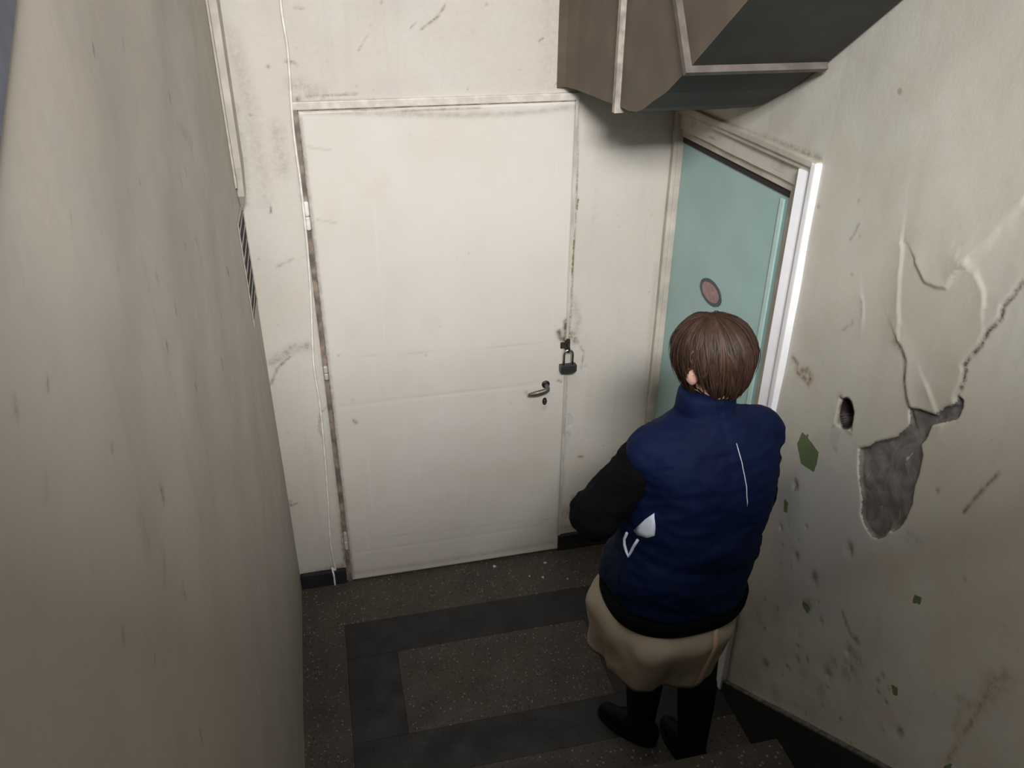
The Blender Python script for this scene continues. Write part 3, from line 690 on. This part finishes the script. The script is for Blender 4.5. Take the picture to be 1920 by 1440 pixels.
f2 = flange('flange', (y_, z_), st_, ct, M['flange'])
for f, (c, yd, zd) in ((f1, ((-0.41, 2.102), 0, 1)), (f2, ((y_, z_), st_, ct))):
    for u in (0.06, 0.18, 0.30):
        p = Vector((DX-0.018, c[0]+u*yd, c[1]+u*zd))
        b = obj('rivet', add_tube(bmesh.new(), [p+Vector((0.001, 0, 0)), p+Vector((-0.004, 0, 0)), p+Vector((-0.006, 0, 0))], [0.006, 0.006, 0.003], 8), M['flange'])
        b.parent = f; b.matrix_parent_inverse = Matrix.Translation((-1.1, 0, -2.1))

# ------------------------------------------------------------------ corner box and vent grille on the left wall
cb = empty('corner_casing', (XL, 0, 1.75)); tag(cb, 'narrow painted pipe casing in the left corner above the vent', 'pipe casing')
bm = bmesh.new()
R = []
for z, w, dp in ((1.735, 0.004, 0.03), (1.80, 0.020, 0.09), (1.90, 0.026, 0.11), (4.28, 0.040, 0.11)):
    R.append([bm.verts.new(p) for p in ((0, 0.0, z-1.75), (0, -dp, z-1.75), (w, -dp, z-1.75), (w, 0.0, z-1.75))])
for a, b in zip(R, R[1:]):
    for k in range(4): bm.faces.new((a[k], a[(k+1) % 4], b[(k+1) % 4], b[k]))
bm.faces.new(R[0]); bm.faces.new(R[-1][::-1]); obj('casing_box', bm, M['casing_cream'], cb)
bm = bmesh.new(); add_prism(bm, [(0.0, -0.135), (0.006, -0.135), (0.006, -0.105), (0.0, -0.105)], 2, 0.09, 2.5); obj('edge_bead', bm, M['paint_left'], cb)
vg = empty('vent_grille', (XL, -0.13, 1.58)); tag(vg, 'small louvred vent grille with dark slots on the left wall', 'vent grille')
gy0, gy1, gz0, gz1 = -0.105, 0.115, -0.175, 0.165
bm = bmesh.new()
for lo, hi in (((0.0, gy0-0.012, gz0-0.012), (0.0022, gy0, gz1+0.012)), ((0.0, gy1, gz0-0.012), (0.0022, gy1+0.012, gz1+0.012)), ((0.0, gy0, gz1), (0.0022, gy1, gz1+0.012)), ((0.0, gy0, gz0-0.012), (0.0022, gy1, gz0))): add_box(bm, lo, hi)
obj('grille_frame', bm, M['paint_left'], vg)
obj('dark_backing', add_box(bmesh.new(), (-0.0005, gy0, gz0), (0.0006, gy1, gz1)), M['slot_shade'], vg)  # near-black sheet painting the shade between the slats
n = 7; ps = (gz1-gz0)/n; sm = None
for i in range(n):
    z = gz0+ps*(i+0.5)
    if sm is None:
        bm = bmesh.new()
        # thin louvre strip with a curled lip, almost flush with the wall
        add_prism(bm, [(gy0, -ps*0.16), (gy0+0.07, -ps*0.09), (gy1, ps*0.16), (gy1, ps*0.29), (gy0+0.07, ps*0.10), (gy0, ps*0.14)], 0, 0.0004, 0.0018)
        s = obj('slat', bm, M['paint_left'], vg); sm = s.data
    else:
        s = bpy.data.objects.new('slat', sm); COL.objects.link(s); s.parent = vg
    s.location = (0, 0, z)
# small flakes of plaster on the floor in front of the cream door
for i, (px, py, r) in enumerate(((927, 1063, .012), (1022, 1056, .010), (993, 1081, .006), (1018, 1083, .007), (1064, 1086, .005))):
    p = on(px, py, 2, 0.0)
    bm = bmesh.new(); a0 = random.random()*6
    add_prism(bm, [(p[0]+r*random.uniform(.5, 1)*math.cos(a0+k), p[1]+r*random.uniform(.5, 1)*math.sin(a0+k)) for k in (0, 1.1, 2.3, 3.4, 4.6, 5.5)], 2, 0.0005, 0.004)
    o = obj('plaster_flake', bm, M['flake'])
    lab = ['largest pale plaster flake on the floor in front of the door', 'pale plaster flake on the floor nearest the door bottom corner', 'small pale flake on the floor, leftmost of the three in front', 'small pale flake on the floor, middle of the three in front', 'tiny pale flake on the floor, rightmost, nearest the beige skirt'][i]
    tag(o, lab, 'plaster flake', 'plaster flakes on the landing')

# ------------------------------------------------------------------ person
def ellipsoid(bm, c, r, rot=None, sub=3):
    m = Matrix.Translation(c) @ (rot.to_4x4() if rot is not None else Matrix.Identity(4)) @ Matrix.Diagonal((*r, 1))
    bmesh.ops.create_icosphere(bm, subdivisions=sub, radius=1.0, matrix=m)
def capsule(bm, p0, r0, p1, r1, n=14, flat=1.0, fd=None):
    p0, p1 = Vector(p0), Vector(p1); d = (p1-p0); L = d.length; t = d/L
    pts, rs = [], []
    for a in (80, 60, 40, 20): pts.append(p0-t*r0*math.sin(math.radians(a))); rs.append(r0*math.cos(math.radians(a)))
    for k in range(5): pts.append(p0+d*k/4); rs.append(r0+(r1-r0)*k/4)
    for a in (20, 40, 60, 80): pts.append(p1+t*r1*math.sin(math.radians(a))); rs.append(r1*math.cos(math.radians(a)))
    add_tube(bm, pts, rs, n, flat=flat, flat_dir=fd)
def blob(name, bm, mat, parent, voxel=0.008, smooth=6):
    """union of overlapping shapes -> one continuous surface"""
    bmesh.ops.recalc_face_normals(bm, faces=bm.faces)
    me = bpy.data.meshes.new(name+'_src'); bm.to_mesh(me); bm.free()
    o = bpy.data.objects.new(name, me); COL.objects.link(o)
    m = o.modifiers.new('r', 'REMESH'); m.mode = 'VOXEL'; m.voxel_size = voxel; m.use_smooth_shade = True
    s = o.modifiers.new('s', 'SMOOTH'); s.iterations = smooth; s.factor = 0.5
    dg = bpy.context.evaluated_depsgraph_get(); dg.update()
    me2 = bpy.data.meshes.new_from_object(o.evaluated_get(dg)); me2.name = name
    o.modifiers.clear(); o.data = me2; bpy.data.meshes.remove(me)
    me2.materials.clear(); me2.materials.append(mat)
    me2.polygons.foreach_set('use_smooth', [True]*len(me2.polygons))
    o.parent = parent
    return o
def loft(bm, rings, n=48, cap0=True, cap1=True, wob=None):
    """rings: (cx, cy, z, half width, half depth, power)"""
    R = []
    for j, (cx, cy_, z, a, b, pw) in enumerate(rings):
        ring = []
        for k in range(n):
            t = 2*math.pi*k/n; c, s = math.cos(t), math.sin(t)
            rr = wob(t, j) if wob else 1.0
            ring.append(bm.verts.new((cx+a*rr*math.copysign(abs(c)**(2/pw), c), cy_+b*rr*math.copysign(abs(s)**(2/pw), s), z if not callable(z) else z(t))))
        R.append(ring)
    for a, b in zip(R, R[1:]):
        for k in range(n): bm.faces.new((a[k], a[(k+1) % n], b[(k+1) % n], b[k]))
    if cap0: bm.faces.new(R[0][::-1])
    if cap1: bm.faces.new(R[-1])

from mathutils import noise as mnoise
def wrinkle(o, layers):
    n = len(o.data.vertices); co = np.empty(n*3, np.float32); nr = np.empty(n*3, np.float32)
    o.data.vertices.foreach_get('co', co); o.data.vertices.foreach_get('normal', nr); co = co.reshape(-1, 3); nr = nr.reshape(-1, 3)
    d = np.zeros(n, np.float32)
    for f, amp, sc, rid in layers:
        q = co*np.array(sc, np.float32)*f
        v = np.array([mnoise.noise(p) for p in q.tolist()], np.float32)
        d += amp*((1-2*abs(v)) if rid else v)
    o.data.vertices.foreach_set('co', (co+nr*d[:, None]).ravel()); o.data.update()
PX, PY, PRZ = 1.000, -1.10, math.radians(4)
person = empty('person', (PX, PY, 0), PRZ)
tag(person, 'person seen from behind in navy vest, black sleeves and beige skirt', 'person')
HC = Vector((0.010, 0.045, 1.525))       # head centre
HR = Matrix.Rotation(math.radians(22), 3, 'Z') @ Matrix.Rotation(math.radians(-12), 3, 'X')   # turned left, looking down
SHL, SHR = Vector((-0.175, 0.0, 1.275)), Vector((0.180, -0.005, 1.285))
ELL, ELR = Vector((-0.315, 0.01, 1.100)), Vector((0.225, 0.04, 1.045))
WRL, WRR = Vector((-0.160, 0.220, 1.010)), Vector((0.110, 0.235, 1.000))
HIPL, HIPR = Vector((-0.09, 0.0, 0.86)), Vector((0.09, 0.0, 0.86))
KNL, KNR = Vector((-0.085, 0.03, 0.46)), Vector((0.075, -0.04, 0.46))
ANL, ANR = Vector((-0.078, 0.030, 0.085)), Vector((0.050, -0.115, 0.085))
bm = bmesh.new()
# head and face
def hp_(x, y, z): return HC + HR @ Vector((x, y, z))
ellipsoid(bm, hp_(0, -0.012, 0.022), (0.076, 0.094, 0.092), HR)
ellipsoid(bm, hp_(0, 0.022, -0.035), (0.060, 0.066, 0.082), HR)
ellipsoid(bm, hp_(0, 0.050, -0.090), (0.028, 0.030, 0.024), HR)
ellipsoid(bm, hp_(0, 0.072, 0.022), (0.052, 0.020, 0.014), HR)
capsule(bm, hp_(0, 0.086, 0.006), 0.010, hp_(0, 0.104, -0.030), 0.014)
ellipsoid(bm, hp_(-0.013, 0.092, -0.034), (0.010, 0.011, 0.009), HR); ellipsoid(bm, hp_(0.013, 0.092, -0.034), (0.010, 0.011, 0.009), HR)
ellipsoid(bm, hp_(0, 0.084, -0.058), (0.026, 0.014, 0.007), HR); ellipsoid(bm, hp_(0, 0.083, -0.069), (0.022, 0.014, 0.008), HR)
for s in (-1, 1):
    ellipsoid(bm, hp_(s*0.086, -0.008, -0.014), (0.017, 0.020, 0.034), HR.to_3x3() @ Matrix.Rotation(-s*0.5, 3, 'Z'))
    ellipsoid(bm, hp_(s*0.042, 0.060, -0.022), (0.024, 0.022, 0.020), HR)
capsule(bm, hp_(0, -0.02, -0.06), 0.056, (0, 0.0, 1.33), 0.062)
# trunk
ellipsoid(bm, (0, -0.005, 1.20), (0.165, 0.105, 0.15)); ellipsoid(bm, (0, 0.0, 1.02), (0.150, 0.105, 0.15)); ellipsoid(bm, (0, -0.01, 0.87), (0.178, 0.125, 0.13))
capsule(bm, SHL, 0.062, SHR, 0.062)
def hand(wr, el, side):
    d = (wr-el).normalized()
    inn = Vector((-side, 0.35, 0)).normalized()      # the hands close towards each other
    d2 = (d*0.7+inn*0.5).normalized(); up = Vector((0, 0, 1)); acr = d2.cross(up).normalized()
    palm = wr+d2*0.050
    capsule(bm, wr, 0.027, palm+d2*0.020, 0.030, flat=1.3, fd=up)
    for k, (o_, L_) in enumerate(((0.030, 0.040), (0.010, 0.045), (-0.010, 0.042), (-0.029, 0.033))):
        b0 = palm+d2*0.035+up*o_*0.9
        c1 = -acr*side
        p1 = b0+d2*L_*0.8+c1*0.008; p2 = p1+(d2*0.35+c1*0.8).normalized()*L_*0.6; p3 = p2+(c1*0.9-d2*0.5).normalized()*L_*0.45
        capsule(bm, b0, 0.0095, p1, 0.009, 10); capsule(bm, p1, 0.009, p2, 0.0085, 10); capsule(bm, p2, 0.0085, p3, 0.0075, 10)
    t0 = wr+d2*0.022+up*0.024; t1 = t0+(d2*0.5+up*0.5-acr*side*0.4).normalized()*0.040; t2 = t1+(d2*0.8-acr*side*0.5).normalized()*0.032
    capsule(bm, t0, 0.012, t1, 0.011, 10); capsule(bm, t1, 0.011, t2, 0.009, 10)
for sh, el, wr, side in ((SHL, ELL, WRL, -1), (SHR, ELR, WRR, 1)):
    capsule(bm, sh, 0.054, el, 0.043); capsule(bm, el, 0.043, wr, 0.027); hand(wr, el, side)
for hip, kn, an in ((HIPL, KNL, ANL), (HIPR, KNR, ANR)):
    capsule(bm, hip, 0.085, kn, 0.058); capsule(bm, kn, 0.056, kn.lerp(an, 0.3), 0.055); capsule(bm, kn.lerp(an, 0.3), 0.055, an, 0.037)
fL, fR = Vector((-0.55, 0.83, 0)).normalized(), Vector((-0.10, 1, 0)).normalized()
for an, f in ((ANL, fL), (ANR, fR)):
    capsule(bm, an-Vector((0, 0, 0.045))-f*0.03, 0.034, an-Vector((0, 0, 0.050))+f*0.13, 0.026)
body = blob('body', bm, M['skin'], person, 0.0065, 4)
for s in (-1, 1):
    bm = bmesh.new(); ellipsoid(bm, hp_(s*0.031, 0.073, 0.002), (0.012, 0.010, 0.007), HR, 2); e = obj('eye', bm, M['eye'], person, smooth=True)
    bm = bmesh.new(); ellipsoid(bm, hp_(s*0.031, 0.0812, 0.001), (0.005, 0.003, 0.005), HR, 2); obj('iris', bm, M['iris'], e, smooth=True)

# sweater: black knit sleeves and hem under the vest
bm = bmesh.new()
capsule(bm, SHL+Vector((0.015, 0.01, -0.01)), 0.076, ELL, 0.070); capsule(bm, ELL, 0.071, WRL, 0.050); ellipsoid(bm, ELL+Vector((-0.004, 0.0, -0.010)), (0.076, 0.078, 0.080))
capsule(bm, SHR-Vector((0.015, -0.01, 0.01)), 0.074, ELR, 0.066); capsule(bm, ELR, 0.068, WRR, 0.048); ellipsoid(bm, ELR+Vector((0.004, -0.004, -0.008)), (0.071, 0.074, 0.074))
loft(bm, [(-0.046, -0.004, 0.700, 0.208, 0.168, 2.4), (-0.045, -0.006, 0.735, 0.219, 0.178, 2.4), (-0.038, -0.006, 0.85, 0.206, 0.166, 2.4), (0, -0.01, 1.10, 0.200, 0.140, 2.4), (0, -0.005, 1.28, 0.180, 0.105, 2.4)])
sweater = blob('sweater', bm, M['sweater'], person, 0.007, 5)
wrinkle(sweater, [(12, 0.006, (1, 1, 1), False), (22, 0.005, (1, 1, 1.6), True)])

# vest: padded, sleeveless, stand collar
bm = bmesh.new()
def vw(t, j): return 1.0+0.014*math.sin(3*t+j)+0.010*math.sin(7*t+1.7*j)
loft(bm, [(-0.045, -0.006, 0.760, 0.212, 0.172, 2.4), (-0.044, -0.008, 0.79, 0.226, 0.184, 2.4), (-0.038, -0.008, 0.86, 0.224, 0.182, 2.4), (-0.028, -0.010, 0.94, 0.218, 0.172, 2.4), (-0.016, -0.012, 1.02, 0.216, 0.164, 2.5),
          (-0.008, -0.014, 1.10, 0.218, 0.160, 2.5), (0, -0.016, 1.18, 0.220, 0.158, 2.5), (0, -0.016, 1.25, 0.222, 0.148, 2.5), (0, -0.014, 1.31, 0.205, 0.122, 2.4), (0, -0.010, 1.355, 0.150, 0.094, 2.2), (0, -0.004, 1.385, 0.098, 0.080, 2.0)], 64, wob=vw)
capsule(bm, SHL+Vector((0.012, -0.004, 0.0)), 0.082, (0, -0.012, 1.335), 0.080); capsule(bm, SHR+Vector((-0.012, -0.004, 0.0)), 0.082, (0, -0.012, 1.335), 0.080)
loft(bm, [(0, 0.004, 1.34, 0.100, 0.084, 2.0), (0.0, 0.008, 1.38, 0.090, 0.080, 2.0), (0.0, 0.018, 1.448, 0.078, 0.074, 2.0)], 40)
vest = blob('vest', bm, M['vest'], person, 0.008, 7)
# press the quilting and creases into the vest
co = np.empty(len(vest.data.vertices)*3, np.float32); vest.data.vertices.foreach_get('co', co); co = co.reshape(-1, 3)
nn = np.empty_like(co).ravel(); vest.data.vertices.foreach_get('normal', nn); nn = nn.reshape(-1, 3)
x, y, z = co.T
d = 0.0045*np.sin(z*34+3*np.sin(x*9)+1.5*np.sin(y*11))*np.clip((1.22-z)/0.2, 0.15, 1)
d += 0.006*np.exp(-((z-1.02-0.35*x)/0.02)**2)*np.clip(1-abs(x)/0.2, 0, 1) - 0.006*np.exp(-((z-0.93+0.25*x)/0.018)**2)
d -= 0.004*np.exp(-((x-0.0)/0.005)**2)*(y < 0)
co += nn*d[:, None]; vest.data.vertices.foreach_set('co', co.ravel()); vest.data.update()
wrinkle(vest, [(7, 0.008, (1, 1, 1.2), False), (16, 0.0045, (0.6, 0.6, 1.6), True), (30, 0.0022, (1, 1, 1), True)])
def surf(o, x, z, off=0.002, y0=-1.0):
    hit, loc, nor, _ = o.ray_cast(Vector((x, y0, z)), Vector((0, 1, 0)))
    if hit and nor.y > 0: nor = -nor
    return loc+nor*off if hit else Vector((x, -0.17, z))
bpy.context.view_layer.update()
pts = [surf(vest, 0.030+0.030*math.sin((1.33-z)*5), z, 0.0012) for z in np.linspace(1.345, 1.17, 12)]
bm = add_tube(bmesh.new(), pts, [0.0008]+[0.0014]*10+[0.0007], 6); o = obj('pale_seam', bm, M['paper'], person, smooth=True); o.parent = vest
pts = [surf(vest, xx, 0.785, 0.001) for xx in np.linspace(0.02, 0.10, 8)]

bm = bmesh.new()
loft(bm, [(-0.045, -0.006, 0.716, 0.214, 0.176, 2.4), (-0.045, -0.007, 0.722, 0.224, 0.186, 2.4), (-0.045, -0.008, 0.745, 0.231, 0.192, 2.4), (-0.044, -0.008, 0.772, 0.233, 0.192, 2.4), (-0.044, -0.008, 0.778, 0.224, 0.184, 2.4)], 64)
o = obj('hem_band', bm, M['sweater'], person, smooth=True); o.parent = vest
# skirt: flared, swinging forward to the left
bm = bmesh.new(); NS = 120
def sw(t, j): return 1.0+(0.004+0.002*j)*(math.sin(5*t+0.6)+0.6*math.sin(9*t+2))
rings = []
for j, z in enumerate(np.linspace(0.90, 0.452, 26)):
    k = (0.90-z)/0.448; k2 = max(0.0, min(1.0, (0.79-z)/0.13))
    rings.append((-0.045-0.020*k, 0.006+0.022*k, float(z), 0.176+0.062*k2-0.080*max(0, k-0.45), 0.150+0.078*k2-0.080*max(0, k-0.47), 2.2))
loft(bm, rings, NS, cap0=True, cap1=False, wob=sw)
inner = [(a, b, z, w*0.97, d_*0.97, p) for a, b, z, w, d_, p in rings[::-1]]
bmesh.ops.recalc_face_normals(bm, faces=bm.faces)
me = bpy.data.meshes.new('skirt'); bm.to_mesh(me); bm.free()
skirt = link_mesh('skirt', me, M['skirt'], person, smooth=True)
wrinkle(skirt, [(6, 0.014, (1.2, 1.2, 0.6), False), (13, 0.007, (1, 1, 0.7), True)])
sd = skirt.modifiers.new('cloth', 'SOLIDIFY'); sd.thickness = 0.005; sd.offset = -1
bpy.context.view_layer.update()
pts = [surf(skirt, 0.012-0.08*(0.70-z), z, 0.002) for z in np.linspace(0.72, 0.460, 14)]
bm = add_tube(bmesh.new(), pts, 0.009, 8, flat=0.4, flat_dir=(0, -1, 0)); o = obj('skirt_seam', bm, M['skirt_seam'], person, smooth=True); o.parent = skirt

# stockings and boots
for side, kn, an, f in ((-1, KNL, ANL, fL), (1, KNR, ANR, fR)):
    bm = bmesh.new()
    capsule(bm, kn+Vector((0, 0, 0.10)), 0.068, kn, 0.064); capsule(bm, kn, 0.063, kn.lerp(an, 0.4), 0.062)
    blob('stocking', bm, M['sock'], person, 0.008, 4)
    bm = bmesh.new()
    mid = kn.lerp(an, 0.34)
    capsule(bm, mid, 0.068, kn.lerp(an, 0.62), 0.062); capsule(bm, kn.lerp(an, 0.60), 0.062, an, 0.050)
    a0 = an-Vector((0, 0, 0.040)); capsule(bm, a0-f*0.030, 0.046, a0+f*0.075-Vector((0, 0, 0.006)), 0.042); capsule(bm, a0+f*0.05-Vector((0, 0, 0.008)), 0.040, a0+f*0.145-Vector((0, 0, 0.016)), 0.030)
    b = blob('boot', bm, M['boot'], person, 0.008, 4)
    cz = np.empty(len(b.data.vertices)*3, np.float32); b.data.vertices.foreach_get('co', cz); cz = cz.reshape(-1, 3); cz[:, 2] = np.maximum(cz[:, 2], 0.012); b.data.vertices.foreach_set('co', cz.ravel()); b.data.update()
    bm = bmesh.new(); q = Vector((-f.y, f.x, 0))
    out = [an+f*(0.055+0.125*math.cos(t))+q*(0.046*math.sin(t)) for t in np.linspace(0, 2*math.pi, 24, endpoint=False)]
    add_prism(bm, [(p.x, p.y) for p in out], 2, 0.001, 0.016); o = obj('sole', bm, M['boot'], person); o.parent = b

# hair: short cut, built from a cap and overlapping locks
def hair_pt(th_, ph, off=0.0):
    """th_: angle from the crown, ph: direction round the head (0=front)"""
    rx, ry, rz = 0.100+off, 0.116+off, 0.108+off
    return Vector((rx*math.sin(th_)*math.sin(ph), -0.016+ry*math.sin(th_)*math.cos(ph), 0.024+rz*math.cos(th_)))
verts = []; faces = []; lockv = []
def hair_end(ph):
    a = abs((ph+math.pi) % (2*math.pi)-math.pi)          # 0 front .. pi back
    return float(np.interp(a, [0, 0.5, 0.9, 1.25, 1.42, 1.52, 1.72, 1.85, 2.2, math.pi], [1.15, 1.25, 2.2, 2.60, 2.5, 1.70, 1.72, 2.40, 2.66, 2.76]))
def strip(path, widths, shade):
    b0 = len(verts); n = len(path)
    for i, p in enumerate(path):
        t = (path[min(i+1, n-1)]-path[max(i-1, 0)]).normalized()
        nrm = Vector((p.x/0.01, (p.y+0.016)/0.0135, (p.z-0.024)/0.0117)).normalized(); sdw = t.cross(nrm).normalized()
        w = widths[i]
        for q in (p-sdw*w-nrm*w*0.35, p+nrm*w*0.40, p+sdw*w-nrm*w*0.35):
            verts.append(tuple(HC+HR @ q)); lockv.append(shade*(0.75+0.25*i/n))
    for i in range(n-1):
        for k in range(2):
            faces.append((b0+3*i+k, b0+3*i+k+1, b0+3*i+4+k, b0+3*i+3+k))
# cap
nt, nph = 14, 48
b0 = len(verts)
for i in range(nt+1):
    for k in range(nph):
        ph = 2*math.pi*k/nph; te = hair_end(ph)*0.99
        p = hair_pt(0.02+te*i/nt, ph, -0.006)
        if p.z < -0.02: p.z = -0.02+(p.z+0.02)*1.45; f_ = 1-0.10*min(1, (-0.02-p.z)/0.09); p.x *= f_ if abs(ph-math.pi) < 1.2 else 1; 
        verts.append(tuple(HC+HR @ p)); lockv.append(0.12)
for i in range(nt):
    for k in range(nph): faces.append((b0+i*nph+k, b0+i*nph+(k+1) % nph, b0+(i+1)*nph+(k+1) % nph, b0+(i+1)*nph+k))
for L_ in range(1500):
    layer = random.random()
    ph = random.uniform(0, 2*math.pi); te = hair_end(ph)*random.uniform(0.80, 1.04); ts = random.choice([0.0, 0.0, 0.15, 0.5, 0.9])*te*random.uniform(0.5, 1)
    off = random.uniform(-0.004, 0.009)*(1.0 if random.random() < 0.9 else 1.5); w0 = random.uniform(0.0022, 0.0055); dph = random.uniform(-0.22, 0.22); path = []; ws = []
    ph_c = ph
    for i in range(11):
        u = i/10; t_ = ts+(te-ts)*u
        wig = 0.04*math.sin(5*u+L_)
        p = hair_pt(t_, ph+dph*(1-u)*1.6+wig, off*math.sin(min(1, u*2)*math.pi/2)+0.002)
        if p.z < -0.02:
            p.z = -0.02+(p.z+0.02)*1.45
            if abs(ph-math.pi) < 1.2: p.x *= 1-0.10*min(1, (-0.02-p.z)/0.09)
        path.append(p); ws.append(w0*(0.55+0.45*math.sin(math.pi*min(1, u*1.4+0.15)))*(1 if u < 0.75 else max(0.12, (1-u)/0.25)))
    strip(path, ws, random.uniform(0.15, 1.0)*random.uniform(0.5, 1))
me = bpy.data.meshes.new('hair'); me.from_pydata(verts, [], faces); me.update()
at = me.attributes.new('lock', 'FLOAT', 'POINT'); at.data.foreach_set('value', np.array(lockv, np.float32))
hair = link_mesh('hair', me, M['hair'], person, smooth=True)
hair['label'] = 'short layered brown hair'

# white side trim of the vest below the left sleeve
def on_vest(px, py, off):
    d = Vector((px-960)/FPX*C_R + (720-py)/FPX*C_U + C_F)
    mi = person.matrix_world.inverted()
    o_, d_ = mi @ Vector(CAM), (mi.to_3x3() @ d).normalized()
    hit, loc, nor, _ = vest.ray_cast(o_, d_)
    return (loc+nor*off) if hit else None
bpy.context.view_layer.update()
outline = [(1227, 962), (1229, 985), (1228, 1003), (1215, 1008), (1197, 1003), (1190, 994), (1200, 984), (1212, 972)]
cen = (1214, 990); bm = bmesh.new(); top_, bot_ = [], []
for sc in (1.0, 0.55):
    top_.append([bm.verts.new(p) for p in (on_vest(cen[0]+(x-cen[0])*sc, cen[1]+(y-cen[1])*sc, 0.005) for x, y in outline) if p is not None])
bot_ = [bm.verts.new(p) for p in (on_vest(x, y, -0.003) for x, y in outline) if p is not None]
n_ = len(top_[0])
if n_ == len(top_[1]) == len(bot_) and n_ > 2:
    for k in range(n_):
        k2 = (k+1) % n_
        bm.faces.new((top_[0][k], top_[0][k2], top_[1][k2], top_[1][k])); bm.faces.new((bot_[k], bot_[k2], top_[0][k2], top_[0][k]))
    bm.faces.new(top_[1])
o = obj('side_trim', bm, M['paper'], person, smooth=True); o.parent = vest; o['label'] = 'pale white side trim'
pp = [on_vest(x, y, 0.003) for x, y in ((1177, 998), (1172, 1010), (1172, 1022), (1176, 1034), (1180, 1043), (1185, 1034), (1190, 1024), (1197, 1011))]
pp = [p for p in pp if p is not None]
bm = add_tube(bmesh.new(), pp, 0.0045, 8); o = obj('side_piping', bm, M['paper'], person, smooth=True); o.parent = vest
